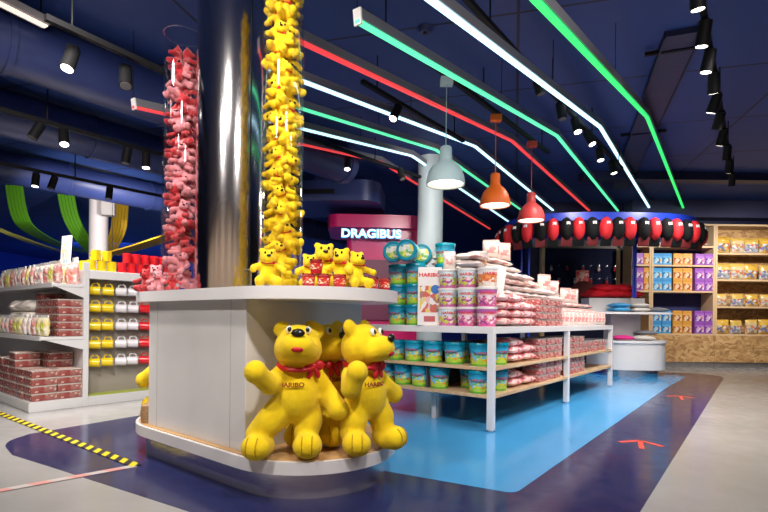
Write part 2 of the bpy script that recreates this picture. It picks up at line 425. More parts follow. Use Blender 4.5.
# floor markings
def strip(name, a, b, w, m, label, z):
    d = b - a; mb = M(); L = d.length; mb.box(-L/2, L/2, -w/2, w/2, 0, .0015)
    return single(name, mb, m, label, 'floor tape', ((a.x+b.x)/2, (a.y+b.y)/2, z), math.atan2(d.y, d.x), smooth=False)
strip('hazard_tape', z0(-18, 407), z0(137, 466.5), .055, stripes('hazard_stripes', (.75, .60, .01), (.015, .015, .02), .11, 1.0), 'yellow and black striped hazard tape crossing the floor at left', .0045)
strip('distance_tape', z0(-10, 493), z0(136, 466.2), .05, stripes('pink_white_stripes', (.62, .30, .27), (.52, .47, .45), .16, .6), 'faded pink and white striped tape on the floor', .003)
ARROWM = mat('orange_red_tape', (.72, .085, .05), .45)
def arrow(px, py, L, label):
    c = z0(px, py); mb = M()
    mb.box(-L/2, L/2, -.016, .016, 0, .0015)
    for s in (1, -1): mb.bar((L/2+.008, 0, .0008), (L/2-.10, s*.13, .0008), .036, .0014)
    o = single('floor_arrow', mb, ARROWM, label, 'floor arrow', (c.x, c.y, .0017), math.radians(65), group='red arrows taped to the floor', smooth=False)
arrow(641, 445, .23, 'orange-red taped arrow on the navy floor, the nearer and larger one')
arrow(681, 398, .30, 'orange-red taped arrow on the navy floor, the farther one by the white fixture')

# ------------------------------------------------------------------ bears
def bear(name, label, group, pose, scale_m, voxel, mats, detail=True, it=4):
    """pose: feet, hands (targets), head euler, head pos, torso lean"""
    P = dict(hips=(0, .03, .20), chest=(0, .03, .375), head=(0, .0, .515), hrot=(0, 0, 0),
             feet=[(-.115, -.05, .058), (.115, -.05, .058)], frot=[(0, 0, 0), (0, 0, 0)],
             elbows=[(-.17, .0, .36), (.17, .0, .36)], hands=[(-.2, -.06, .30), (.2, -.06, .30)])
    P.update(pose)
    body_m, = mats[:1]
    root = thing(name, label, 'plush toy', group=group)
    mb = M()
    hp, chp, hd = (Vector(P[k]) for k in ('hips', 'chest', 'head'))
    mid = hp.lerp(chp, .48)
    mb.ell(mid + Vector((0, -.015, -.005)), (.106, .098, .125))
    mb.ell(hp + Vector((0, 0, .02)), (.10, .09, .08))
    mb.ell(chp, (.098, .085, .085))
    limb(mb, [chp + Vector((0, 0, .03)), hd], [.07, .07])
    HR = Euler(P['hrot']).to_matrix()
    H = lambda v: hd + HR @ Vector(v)
    hm = P['hrot']
    mb.ell(H((0, .01, .0)), (.112, .10, .10), hm)
    mb.ell(H((0, -.0, .04)), (.095, .085, .07), hm)
    mb.ell(H((0, -.085, -.025)), (.078, .07, .062), hm)
    mb.ell(H((.03, -.06, -.035)), (.06, .06, .05), hm); mb.ell(H((-.03, -.06, -.035)), (.06, .06, .05), hm)
    for s in (-1, 1):
        mb.ell(H((s*.078, .012, .094)), (.043, .026, .043), (hm[0], hm[1] + s*.5, hm[2]))
    for i, s in enumerate((-1, 1)):
        f = Vector(P['feet'][i]); hip = hp + Vector((s*.062, 0, -.005))
        ank = f + Vector((0, .035, .045)); knee = hip.lerp(ank, .5) + Vector((s*.008, -.012, 0))
        limb(mb, [hip, knee, ank], [.074, .066, .056])
        mb.ell(f, (.066, .088, .055), P['frot'][i])
        mb.ell(f + Euler(P['frot'][i]).to_matrix() @ Vector((0, -.038, .004)), (.068, .060, .058), P['frot'][i])
        sh = chp + Vector((s*.075, 0, .03)); e = Vector(P['elbows'][i]); h = Vector(P['hands'][i])
        limb(mb, [sh, e, h], [.050, .047, .046])
        d = (h - e).normalized()
        mb.ell(h + d*.012, (.05, .05, .052))
    part('body', remesh(mb, voxel, body_m, 'body', it), None, root)
    b = M(); b.ell(H((0, -.152, .012)), (.03, .016, .02), hm, 12, 8); part('nose', b, BLK, root, label='black nose')
    for s in (-1, 1):
        b = M(); b.ell(H((s*.042, -.083, .055)), (.014, .011, .019), hm, 12, 8); ey = part('eye', b, WHT if detail else BLK, root, label='white eye with black pupil' if detail else None)
        if not detail: continue
        b = M(); b.ell(H((s*.040, -.0935, .053)), (.0092, .006, .0125), hm, 10, 6); part('pupil', b, BLK, ey)
    if detail:
        b = M(); b.ell(H((0, -.133, -.058)), (.027, .016, .013), hm, 12, 8); part('mouth', b, REDR, root, label='red felt mouth')
    nk = chp.lerp(hd, .50)
    b = M(); ax = (hd - chp).normalized(); t1 = ax.cross(Vector((0, 1, 0))).normalized(); t2 = ax.cross(t1)
    b.tube([nk + t1*.087*math.cos(a) + t2*.087*math.sin(a) for a in [2*PI*i/20 for i in range(20)]], .011, 8 if detail else 5, True)
    part('ribbon', b, REDR, root, label='red ribbon collar')
    bw = nk + Vector(P.get('bow', (.05, -.085, -.012))); b = M()
    b.ell(bw, (.014, .014, .016), None, 8, 6)
    for s in (-1, 1):
        b.ell(bw + Vector((s*.026, 0, .004)), (.024, .014, .024), (0, s*.35, 0), 10, 6)
        if detail: b.ell(bw + Vector((s*.016, .0, -.03)), (.013, .009, .028), (0, -s*.35, 0), 10, 6)
    part('bow', b, REDR, root, label='red bow')
    if detail:
        tm = textmesh('HARIBO', .028, .001, .0009, bend=.125, m=mat('brown_thread', (.30, .06, .01), .8), wide=1.15)
        lz = chp + Vector(P.get('text', (0, 0, -.008)))
        part('lettering', tm, None, root, label='embroidered lettering', loc=(lz.x, lz.y + .037 + P.get('texty', -.020), lz.z), rot=(0, 0, P.get('textrot', 0)))
        for i in range(2):
            f = Vector(P['feet'][i]); rm = Euler(P['frot'][i]).to_matrix()
            for s in (-1, 1):
                b = M(); pts = []
                for k in range(7):
                    a = -.5 + 1.55*k/6     # over the toe
                    pts.append(f + rm @ Vector((s*.022 , -.038 - .0590*math.cos(a)*.98, .004 + .0570*math.sin(a))))
                b.tube(pts, .0028, 5); part('toe_seam', b, YELS, root)
    root.scale = (scale_m,)*3
    return root

# ------------------------------------------------------------------ the counter with the steel column
C0 = Vector((-.39, 2.61, 0)); RZ = ANG + PI/2          # local x runs along V (to the far end), local y along -U
def cp(t, u, z=0): return C0 + V*t + U*u + Vector((0, 0, z))
def stadium(r, L, n=20):
    a = [(-r*math.sin(PI*i/n), r*math.cos(PI*i/n)) for i in range(n+1)]      # near end bulges to -x
    b = [(L + r*math.sin(PI*i/n), -r*math.cos(PI*i/n)) for i in range(n+1)]
    return a + b
L_ = .9
counter = thing('display_counter', 'white rounded display counter on a steel plinth with yellow bears at its end', 'counter', C0, RZ)
b = M(); b.prism(stadium(.40, L_, 32), 0, .13); part('plinth', b, STEELP, counter, label='brushed steel plinth', ang=30)
b = M(); b.prism(stadium(.455, L_, 32), .125, .183); part('base_slab', b, WHITE, counter, ang=30)
b = M(); b.prism(stadium(.437, L_, 32), .176, .187); part('base_top', b, OAK, counter, label='brown wood top of the base', ang=30)
b = M(); b.box(0, .94, -.41, .41, .186, .906, .004)
body = part('body', b, CREAM, counter, smooth=False)
for t in (.12, .84):
    b = M(); b.box(t-.0015, t+.0015, .4095, .4112, .19, .905); part('panel_joint', b, mat('joint_grey', (.42, .42, .42), .5), body, smooth=False)
b = M(); b.prism(stadium(.46, L_, 40), .905, .963); part('top_slab', b, WHITE, counter, ang=30)

COL = Vector((-.93, 2.95, 0))
b = M(); b.lathe([(.203, .9635), (.203, CZ)], 64)
col = tag(part('steel_column', b, STEEL, None), 'round brushed steel column rising from the white counter', 'column'); col.location = COL
for k, a in enumerate((math.radians(-42), math.radians(138))):
    b = M(); b.box(-.004, .004, -.002, .002, .964, CZ); part('seam', b, BLACK, col, smooth=False, loc=(.2035*math.cos(a), .2035*math.sin(a), 0), rot=(0, 0, a+PI/2))

def acrylic_tube(name, label, c, r, z1):
    t = thing(name, label, 'display tube', c)
    b = M(); b.lathe([(r, 0), (r, z1-.9635), (r-.005, z1-.9635), (r-.005, 0)], 40); part('tube_wall', b, ACR, t, label='clear acrylic wall')
    b = M(); b.lathe([(0, 0), (r-.006, 0), (r-.006, .006), (0, .006)], 40); part('tube_floor', b, WHT, t)
    b = M(); b.lathe([(r-.006, z1-.9635), (r+.003, z1-.9635), (r+.003, z1-.955), (r-.006, z1-.955)], 40); part('tube_rim', b, ACR, t)
    return t
YT = Vector((-.557, 2.63, .9635)); RT = Vector((-1.249, 3.0, .9635))
acrylic_tube('clear_tube', 'tall clear tube filled with small yellow plush bears', YT, .112, 2.8)
acrylic_tube('clear_tube', 'tall clear tube filled with small red and pink plush bears', RT, .112, 2.54)

sit = dict(feet=[(-.12, -.16, .07), (.12, -.16, .07)], frot=[(-.7, 0, -.2), (-.7, 0, .2)], hips=(0, .03, .12), chest=(0, .02, .29), head=(0, -.01, .43), elbows=[(-.19, -.03, .28), (.19, -.03, .28)], hands=[(-.2, -.13, .25), (.2, -.13, .25)])
protos = {}
def mini(color, loc, rz, label, group, scale, rot=None):
    if color not in protos:
        m = {'yellow': YELP, 'red': REDP, 'pink': PNKP}[color]
        protos[color] = o = bear('plush_bear', label, group, sit, scale, .019, [m], detail=False, it=3)
        o.location = loc; o.rotation_euler = rot if rot else (0, 0, rz); return o
    return dup(protos[color], loc, rz, label, group, rot, scale)
rn = random.Random(3)
def fill(c, z1, cols, lab, grp, sc):
    z = c.z + .012; k = 0
    while z < z1:
        for i in range(2):
            a = k*1.9 + i*PI + rn.uniform(-.3, .3); r = .041
            co = cols[0] if len(cols) == 1 or rn.random() < .58 else cols[1]
            out = a + PI/2 + rn.uniform(-.5, .5)              # faces mostly outwards
            e = Euler((rn.uniform(-.4, .3), rn.uniform(-.45, .45), out)); q = sc*rn.uniform(.94, 1.05)
            ctr = Vector((c.x + r*math.cos(a), c.y + r*math.sin(a), z + .07 + rn.uniform(0, .012) + i*.03)) - e.to_matrix() @ Vector((0, -.04, .25))*q
            mini(co, ctr, 0, lab[co], grp, q, rot=e)
        z += .066; k += 1
fill(YT, 2.62, ['yellow'], {'yellow': 'small yellow plush bear with red ribbon packed inside the clear tube'}, 'yellow bears in the clear tube', .285)
fill(RT, 2.36, ['red', 'pink'], {'red': 'small red plush bear packed inside the clear tube left of the column', 'pink': 'small pink plush bear packed inside the clear tube left of the column'}, 'red and pink bears in the clear tube', .275)

G = 'small yellow bears on the counter top'
TZ = .9632
mini('yellow', (-.575, 2.40, TZ), .35, 'small yellow plush bear alone in front of the tube of yellow bears', G, .355)
mini('yellow', (-.374, 2.44, TZ), .3, 'small yellow plush bear behind the leftmost red cup on the counter top', G, .32)
mini('yellow', (-.318, 2.56, TZ), .25, 'small yellow plush bear whose head rises highest, above the stacked red cup', G, .45)
mini('yellow', (-.218, 2.46, TZ), -.3, 'small yellow plush bear between the two rows of red cups, further back', G, .38)
mini('yellow', (-.135, 2.375, TZ), .6, 'small yellow plush bear sitting in the gap between the two rows of red cups', G, .33)
G = 'red and pink bears by the tube'
for i, (dx, dy, co, w) in enumerate([(-.165, -.10, 'red', 'leftmost'), (-.165, .03, 'pink', 'behind the leftmost'), (-.07, -.155, 'pink', 'nearest the camera'), (.02, -.17, 'red', 'below the steel column')]):
    mini(co, (RT.x+dx, RT.y+dy, TZ), [-.3, .2, 0, .5][i], f'small {co} plush bear outside the foot of the red tube, {w}', G, [.25, .32, .22, .2][i])

# red cups
def make_cup():
    t = thing('sweet_cup', '', 'cup')
    b = M(); b.lathe([(0, 0), (.026, 0), (.033, .06), (.034, .063), (.031, .063), (.029, .058), (0, .058)], 20); part('cup_body', b, mat('red_plastic', (.42, .012, .02), .3), t)
    b = M(); b.lathe([(.0345, .056), (.036, .057), (.036, .066), (0, .0665)], 20); part('lid', b, clear('lid_clear', (.9, .5, .5), .6, .1, .15), t)
    b = M(); b.lathe([(.0282, .016), (.0318, .047)], 20); part('label_band', b, printed('cup_label', [(0, (.5, .02, .03)), (.55, (.55, .02, .03))], [(.8, .75, .6), (.6, .05, .05), (.75, .5, .1)], .1, .95, 7, .62), t)
    return t
cup = Maker(make_cup); G = 'red cups on the counter top'
for (x, y, l) in [(-.357, 2.30, 'leftmost of the front row of three'), (-.287, 2.317, 'middle of the front row of three'), (-.213, 2.33, 'third of the front row of three')]:
    cup((x, y, TZ), R(0, 6), 'small red sweet cup on the counter, ' + l, G)
cup((-.322, 2.308, TZ+.0668), 1, 'small red sweet cup stacked on top of two others', G)
for (x, y, l) in [(-.121, 2.43, 'first of the right-hand three'), (-.062, 2.475, 'middle of the right-hand three'), (.0, 2.53, 'at the rounded tip of the counter')]:
    cup((x, y, TZ), R(0, 6), 'small red sweet cup on the counter, ' + l, G)
b = M(); b.box(-.02, .02, -.02, .02, 0, .105, .003)
single('acrylic_block', b, clear('acrylic_block', (.9, .93, .92), .8, .03, .08), 'small clear acrylic block on the counter beside the steel column', 'display block', (-.705, 2.51, TZ), .5)

# the three big bears
BZ = .1872
bear('plush_bear', 'big yellow plush bear waving one arm, leftmost of the three on the counter base', 'big yellow bears on the counter base',
     dict(hips=(.045, .03, .215), chest=(.058, .03, .34), head=(.050, .0, .495), hrot=(-.42, .03, -.34),
          feet=[(-.12, .015, .058), (.085, -.05, .058)], frot=[(0, 0, -.65), (0, 0, -.4)],
          elbows=[(-.085, -.02, .335), (.185, -.02, .285)], hands=[(-.150, -.055, .392), (.208, -.085, .225)], bow=(.055, -.065, -.005), textrot=-.5, text=(-.0, 0, -.005), texty=-.026),
     1.0, .0085, [YELP]).location = (-.438, 2.228, BZ)
bpy.context.scene.objects['plush_bear'].name
o = [q for q in C.objects if q.get('label', '').startswith('big yellow plush bear waving')][0]; o.rotation_euler = (0, 0, math.radians(28))
o = bear('plush_bear', 'big yellow plush bear in the middle, half hidden behind the other two', 'big yellow bears on the counter base',
     dict(hips=(.03, .02, .195), chest=(.035, .01, .335), head=(.04, -.02, .495), hrot=(-.30, 0, .1),
          feet=[(-.125, -.03, .058), (.02, -.10, .058)], frot=[(0, 0, -.5), (0, 0, -.3)],
          elbows=[(-.11, -.06, .30), (.15, -.06, .30)], hands=[(-.12, -.10, .22), (.16, -.09, .25)], bow=(.0, -.09, -.02)), 1.0, .0085, [YELP])
o.location = (-.325, 2.50, BZ); o.rotation_euler = (0, 0, math.radians(32))
o = bear('plush_bear', 'big yellow plush bear turned to the side, rightmost of the three on the counter base', 'big yellow bears on the counter base',
     dict(hips=(-.0, .03, .21), chest=(-.02, .03, .335), head=(-.035, .01, .50), hrot=(-.22, 0, .30),
          feet=[(-.105, -.02, .058), (.075, -.055, .058)], frot=[(0, 0, -.75), (0, 0, .15)],
          elbows=[(-.165, -.04, .315), (.11, .0, .30)], hands=[(-.165, -.075, .385), (.165, .0, .262)], bow=(.015, -.088, -.01), textrot=-.15), 1.0, .0085, [YELP])
o.location = (-.066, 2.358, BZ); o.rotation_euler = (0, 0, math.radians(48))
o = bear('plush_bear', 'big yellow plush bear behind the counter, only its arm showing at the far end', 'big yellow bears on the counter base',
     dict(chest=(0, .03, .335), head=(0, 0, .495), elbows=[(-.15, -.03, .27), (.15, -.03, .27)], hands=[(-.17, -.07, .235), (.17, -.07, .235)]), 1.0, .0085, [YELP])
o.location = cp(1.13, -.135, BZ); o.rotation_euler = (0, 0, ANG + PI)
b = M(); b.lathe([(0, 0), (.045, 0), (.052, .05), (.045, .10), (.02, .115), (0, .117)], 16)
single('straw_basket', b, wood('straw', (.25, .14, .06), (.42, .26, .13), (40, 40, 90)), 'small brown rounded basket at the far end of the counter base', 'basket', cp(.995, -.375, BZ))

# ------------------------------------------------------------------ packages
def text_on(r, z, txt, size, m, par, ext=.0012, wide=1.1):
    tm = textmesh(txt, size, ext, size*.03, bend=r, m=m, wide=wide); return part('lettering', tm, None, par, loc=(0, 0, z))
TXR = mat('red_print', (.62, .03, .04), .4); TXW = mat('white_print', (.85, .85, .85), .4)
def make_bucket(r=.083, h=.172):
    t = thing('sweet_bucket', '', 'bucket')
    b = M(); b.lathe([(0, 0), (r*.86, 0), (r*.87, .004), (r*.97, h*.86), (r*.97, h*.9), (0, h*.9)], 32)
    part('bucket_body', b, printed('bucket_print', [(0, (.10, .42, .05)), (.1, (.42, .62, .05)), (.27, (.60, .62, .05)), (.36, (.16, .52, .62)), (.62, (.03, .34, .55)), (.8, (.01, .25, .42))],
        [(.75, .65, .1), (.55, .05, .06), (.75, .75, .7), (.15, .5, .1), (.75, .3, .05), (.2, .5, .7)], .16, .62, 8, .62), t)
    b = M(); b.lathe([(r*.965, h*.84), (r*1.03, h*.85), (r*1.04, h*.965), (r*1.0, h), (r*.92, h), (r*.9, h*.97), (0, h*.97)], 32); ld_ = part('lid', b, LIDC, t, label='teal lid')
    b = M(); b.cyl((0, 0, h*.965), (0, 0, h*.976), r*.74, seg=28); part('lid_label', b, printed('lid_art', [(0, (.16, .42, .08)), (.4, (.50, .60, .55)), (.72, (.02, .30, .45))], [(.70, .68, .60), (.55, .06, .06), (.66, .60, .10), (.1, .4, .12)], .12, .85, 5, .5, axis=1), ld_)
    b = M(); pts = [(r*1.045*math.cos(a), -abs(r*1.06*math.sin(a))*.98-.003, h*.86 - .055*math.sin(a)) for a in [PI*i/14 for i in range(15)]]
    b.tube(pts, .0028, 5); part('handle', b, LIDC, t)
    text_on(r*.945, h*.55, 'HARIBO', .030, TXR, t)
    return t
bucket = Maker(make_bucket)
def make_tub():
    r, h = .078, .148
    t = thing('sweet_tub', '', 'tub')
    b = M(); b.lathe([(0, 0), (r*.84, 0), (r*.85, .004), (r*.97, h*.9), (0, h*.9)], 28)
    return t, b, r, h
def tubmaker(name, bands, blobs):
    def f():
        t, b, r, h = make_tub()
        part('tub_body', b, printed(name, bands, blobs, .08, .62, 9, .5), t)
        bb = M(); bb.lathe([(r*.96, h*.87), (r*1.03, h*.88), (r*1.04, h*.975), (r, h), (r*.92, h), (r*.9, h*.98), (0, h*.98)], 28); part('lid', bb, mat('pale_lid', (.74, .72, .72), .3), t, label='pale lid')
        text_on(r*.945, h*.68, 'HARIBO', .030, TXR, t)
        return t
    return Maker(f)
tub_pink = tubmaker('tub_pink', [(0, (.62, .10, .30)), (.22, (.70, .22, .42)), (.55, (.78, .55, .62)), (.75, (.45, .12, .40))], [(.40, .06, .30), (.75, .55, .6), (.55, .10, .2), (.8, .7, .7), (.25, .05, .25)])
tub_lime = tubmaker('tub_lime', [(0, (.55, .15, .35)), (.2, (.55, .62, .08)), (.55, (.55, .72, .76)), (.75, (.62, .75, .80))], [(.40, .08, .34), (.6, .12, .3), (.28, .06, .28), (.8, .6, .65), (.45, .5, .05)])
def tray(name, lab, mt, w=.2, d=.2, h=.066):
    def f():
        t = thing(name, '', 'sweet box')
        b = M(); b.box(-w/2+.004, w/2-.004, -d/2+.004, d/2-.004, 0, h*.82, .008); part('tray', b, mt, t)
        b = M(); b.box(-w/2, w/2, -d/2, d/2, h*.8, h-.0015, .006); part('lid', b, mat('cloudy_lid', (.50, .41, .37), .2), t)
        b = M(); b.box(-w*.3, w*.3, -d*.34, d*.34, h-.0014, h-.0004, 0); part('paper_label', b, printed('tray_label', [(0, (.72, .66, .6)), (.6, (.70, .2, .18))], [(.6, .1, .1), (.8, .7, .3), (.8, .75, .75)], .1, .9, 6, .5, axis=1), t, smooth=False)
        return t
    return Maker(f)
box_red = tray('sweet_box', '', candy('candy_redbrown', [(.24, .02, .02), (.36, .05, .04), (.10, .02, .02), (.42, .15, .11), (.50, .33, .27)], 55, .2, (.44, .31, .27), .25))
box_small = tray('sweet_box', '', candy('candy_redbrown2', [(.45, .04, .05), (.30, .03, .04), (.55, .15, .12), (.62, .35, .25), (.70, .55, .5)], 60, .2, (.68, .50, .46), .35), .19, .17, .062)
def baglike(cat, name, mt, w, d, h, seed, flat=0, label=None, txt=None):
    def f():
        t = thing(name, '', cat)
        b = M(); b.pillow(w, d, h, 14, 12, .16, seed, Matrix.Translation((0, 0, h*.5)), flat=flat); part('bag_film', b, mt, t, ang=80)
        if label: 
            b = M(); b.pillow(w*.4, d*.42, .006, 6, 6, 0, seed, Matrix.Translation((0, 0, h*1.0))); part('paper_label', b, label, t)
        if txt:
            tm = textmesh('HARIBO', h*.42, .001, .0006, None, TXR, 1.2); part('lettering', tm, None, t, loc=(0, -d*.435, h*.50))
        return t
    return Maker(f)
REDC = candy('candy_pinkred', [(.75, .06, .09), (.80, .20, .20), (.82, .45, .45), (.70, .03, .06), (.85, .62, .60)], 26, .2, (.85, .55, .55), .35)
WPK = candy('candy_whitepink', [(.72, .62, .61), (.66, .28, .28), (.72, .55, .52), (.58, .08, .09), (.74, .67, .65)], 22, .25, (.66, .58, .56), .28)
WPK2 = candy('candy_whitepink2', [(.72, .62, .58), (.52, .08, .08), (.66, .38, .28), (.72, .63, .61), (.60, .22, .20)], 26, .25, (.66, .58, .55), .28)
bag_pink = baglike('sweet bag', 'sweet_bag', REDC, .23, .20, .078, 2, .4, mat('label_white', (.68, .62, .61), .4))
pack_white = baglike('sweet bag', 'sweet_bag', WPK, .215, .205, .064, 5, .4, mat('label_white', (.68, .62, .61), .4), True)
pack_white2 = baglike('sweet bag', 'sweet_bag', WPK2, .215, .205, .060, 9, .4, mat('label_white', (.68, .62, .61), .4), True)
def pouchmaker(name, mt, head, w=.13, h=.2, th=.06, seed=1, cat='sweet bag', lab=None):
    """standing clear pouch: sweets below, a folded paper header on top"""
    def f():
        t = thing(name, '', cat)
        mx = Matrix.Translation((0, 0, h*.46)) @ Matrix.Rotation(PI/2, 4, 'X')
        b = M(); b.pillow(w, h*.92, th, 12, 14, .16, seed, mx); part('bag_film', b, mt, t, ang=80)
        b = M(); b.box(-w/2*.95, w/2*.95, -.006, .006, h*.87, h, .002); part('paper_header', b, head, t, smooth=False)
        if lab:
            b = M(); b.box(-w*.26, w*.26, -th*.5-.001, -th*.42, h*.28, h*.58, .002); part('front_label', b, lab, t)
        return t
    return Maker(f)
HDR = mat('header_pale', (.72, .70, .68), .35)
P1 = pouchmaker('sweet_pouch', candy('pouch_red', [(.62, .10, .08), (.72, .35, .28), (.70, .62, .56), (.50, .05, .05), (.78, .72, .66)], 40, .2, (.72, .68, .64), .4), HDR)
P2 = pouchmaker('sweet_pouch', candy('pouch_yellow', [(.72, .60, .10), (.50, .52, .12), (.74, .70, .55), (.66, .35, .12), (.74, .73, .66)], 40, .2, (.72, .70, .64), .4), HDR, seed=4, lab=mat('lime_label', (.55, .60, .05), .4))
P3 = pouchmaker('sweet_pouch', candy('pouch_pale', [(.74, .66, .60), (.70, .45, .42), (.76, .73, .70), (.62, .56, .48), (.74, .70, .68)], 34, .2, (.76, .73, .70), .5), HDR, seed=8, lab=mat('pinkish_label', (.72, .30, .28), .4))
PW = pouchmaker('sweet_pouch', WPK2, mat('header_pink', (.66, .36, .35), .35), .14, .155, .07, 3, lab=mat('rosy_label', (.62, .22, .22), .4))

# ------------------------------------------------------------------ left gondola
GP = Vector((-2.71, 4.44, 0))
def gp(x, y, z=0): return GP + U*x + V*y + Vector((0, 0, z))
gd = thing('shelving_unit', 'white shelving unit at left with sweets on its long side and mugs on its end', 'shelving unit', GP, ANG)
GW = .86
b = M(); b.box(-.022, .022, -.02, .02, 0, 1.305, .003); part('post', b, LAM, gd, smooth=False)
b = M(); b.box(-.012, .012, .02, 3.0, .0, 1.24); part('spine_panel', b, LAM, gd, smooth=False)
b = M(); b.box(-.43, -.022, -.02, 3.0, 0, .085, .004); b.box(-.433, -.43, -.02, 3.0, .012, .075); part('base_deck', b, LAM, gd, smooth=False)
for z, d in ((.634, .353), (1.10, .268)):
    b = M(); b.box(-d, -.012, -.02, 3.0, z-.028, z, .003); sh = part('shelf', b, LAM, gd, smooth=False)
    b = M(); b.box(-d-.006, -d, -.02, 3.0, z-.034, z+.004, .001); part('price_rail', b, mat('price_rail', (.70, .70, .71), .25), sh, smooth=False)
    b = M(); b.bm.faces.new([b.bm.verts.new(p) for p in [(-.02, -.018, z-.03), (-d*.9, -.018, z-.03), (-.02, -.018, z-.12)]]); 
    r = bmesh.ops.extrude_face_region(b.bm, geom=b.bm.faces[:]); bmesh.ops.translate(b.bm, verts=[v for v in r['geom'] if isinstance(v, bmesh.types.BMVert)], vec=(0, .004, 0)); part('bracket', b, LAM, sh, smooth=False)
b = M(); b.box(.022, GW, .12, .14, .09, 1.17); part('mug_panel', b, mat('taupe_panel', (.30, .27, .23), .5), gd, smooth=False, label='grey brown panel behind the mugs')
b = M(); b.box(.022, GW+.02, -.02, .14, 0, .085, .003); part('end_deck', b, LAM, gd, smooth=False)
b = M(); b.box(.03, GW, -.01, .118, .0855, .0935); part('deck_mat', b, mat('lime_mat', (.36, .42, .06), .6), gd, smooth=False, label='lime green deck liner')
b = M(); b.box(.022, GW+.02, -.01, .45, 1.16, 1.238, .003); part('valance', b, WHITE, gd, smooth=False)
b = M(); b.box(GW, GW+.02, -.015, .14, .086, 1.16); part('side_panel', b, LAM, gd, smooth=False)
b = M(); b.box(.022, GW, .14, .45, 0, 1.16); part('back_block', b, LAM, gd, smooth=False)

def mugmaker(color, m, inside):
    def f():
        t = thing('mug', '', 'mug')
        b = M(); b.lathe([(0, .0), (.036, .0), (.039, .003), (.0395, .095), (.038, .096), (.0365, .095), (.0362, .0949)], 24); part('mug_body', b, m, t)
        b = M(); b.lathe([(.0363, .0949), (.036, .008), (0, .007)], 24); part('inside', b, inside, t, label=None)
        b = M(); b.tube([(.036, 0, .078), (.058, 0, .078), (.068, 0, .062), (.068, 0, .036), (.057, 0, .02), (.036, 0, .019)], .0062, 6); part('mug_handle', b, m, t)
        return t
    return Maker(f)
INS = mat('mug_inside', (.78, .77, .76), .2)
mugY = mugmaker('yellow', mat('yellow_ceramic', (.80, .58, .01), .18), INS)
mugW = mugmaker('white', mat('white_ceramic', (.72, .70, .74), .18), INS)
mugR = mugmaker('red', mat('red_ceramic', (.68, .012, .02), .18), INS)
rows = [1.085, .925, .755, .585, .415]; cols = [.10, .215, .335, .445, .56, .675, .785]
rown = ['top row', 'second row down', 'middle row', 'fourth row down', 'bottom row']
Rm = Matrix.Rotation(ANG, 3, 'Z')
hooks_m = M()
for ri, z in enumerate(rows):
    for ci, x in enumerate(cols):
        mk, cn = ((mugY, 'yellow'), (mugY, 'yellow'), (mugW, 'white'), (mugW, 'white'), (mugR, 'red'), (mugR, 'red'), (mugR, 'red'))[ci]
        nth = ['first', 'second', 'first', 'second', 'first', 'second', 'third'][ci]
        # axis out from the panel, handle up on its hook
        ax = (Rm @ Vector((.88, -.46 + R(-.1, .1), -.03))).normalized(); up = Vector((0, 0, 1)); up = (up - ax*up.dot(ax)).normalized(); yv = ax.cross(up)
        mtx = Matrix((up, yv, ax)).transposed()
        mk(gp(x - .042, .078, z - .03), 0, f'{cn} mug hanging in the {rown[ri]} of the mug wall, {nth} {cn} one', 'mugs hanging on the mug wall', rot=mtx.to_euler())
        b = M(); b.tube([(x, .12, z+.033), (x, .03, z+.033), (x, .012, z+.045)], .003, 5); part('hook', b, ALU, gd, label='metal hook')
G = 'mugs standing on the mug wall'
zt = 1.2385
lowc = [('yellow', -.075), ('yellow', .015), ('yellow', .105), ('yellow', .195)] + [('red', .30+.09*i) for i in range(6)]
upc = [('yellow', .06), ('yellow', .15)] + [('red', .345+.09*i) for i in range(5)]
cnt = {}
for tier, lst, z in (('lower', lowc, zt), ('upper', upc, zt+.0965)):
    for cn, x in lst:
        k = cnt.get((tier, cn), 0); cnt[tier, cn] = k+1
        yy = .06 if x > .0 else .15
        if x < .02: x = .045 if x > -.02 else -.0
        mk = mugY if cn == 'yellow' else mugR
        if tier == 'lower' and cn == 'yellow' and k < 2: yy = [.20, .06][k]; x = [.055, .02+.045][k]
        if tier == 'lower' and cn == 'yellow' and k >= 2: x = [.155, .245][k-2]
        if tier == 'upper' and cn == 'yellow': x = [.105, .20][k]
        if cn == 'red': x += .04
        mk(gp(x, yy, z), R(-.3, .3) + ANG + (.3 if cn == 'red' else 2.2), f'{cn} mug standing on the mug wall, {ORD[k]} {cn} one of the {tier} tier', G)

# sweets on the long side (x is negative towards the camera)
G = 'sweet boxes on the bottom shelf of the left unit'
def stack(mk, x, y, z, n, h, who, grp, rz=ANG, kind='red sweet box', jit=.006):
    for k in range(n):
        mk(gp(x+R(-jit, jit), y+R(-jit, jit), z+k*h), rz+R(-.03, .03), f'{kind}, {layer(k, n)} of {who}', grp)
place = ['at the corner', 'second from corner', 'third from corner', 'fourth from corner', 'fifth from corner']
for yi in range(5):
    for xi, (x, nn) in enumerate(((-.315, [4, 4, 6, 5, 5]), (-.118, [4, 6, 6, 5, 4]))):
        stack(box_red, x, .10+.205*yi, .0855, nn[yi], .0665, f'{("front", "rear")[xi]} stack {place[yi]} on lowest shelf', G)
G = 'sweet boxes on the middle shelf of the left unit'
for yi in range(3):
    stack(box_red, -.118, .10+.205*yi, .6345, [5, 5, 6][yi], .0665, f'stack {place[yi]} on middle shelf', G)
big = baglike('sweet bag', 'sweet_bag', candy('bag_palesweets', [(.74, .66, .56), (.70, .60, .52), (.76, .72, .68), (.66, .50, .42), (.72, .68, .62)], 22, .2, (.74, .70, .66), .5), .32, .30, .135, 11, .4)
for k in range(3):
    big(gp(-.13, .80, .6345+k*.10), ANG+R(-.2, .2), f'large bag of pale sweets, {layer(k, 3)} in the middle shelf pile', 'large pale bags on the middle shelf')
    big(gp(-.13, 1.14, .6345+k*.10), ANG+R(-.2, .2), f'large bag of pale sweets, {layer(k, 3)} in the pile at picture edge', 'large pale bags on the middle shelf')
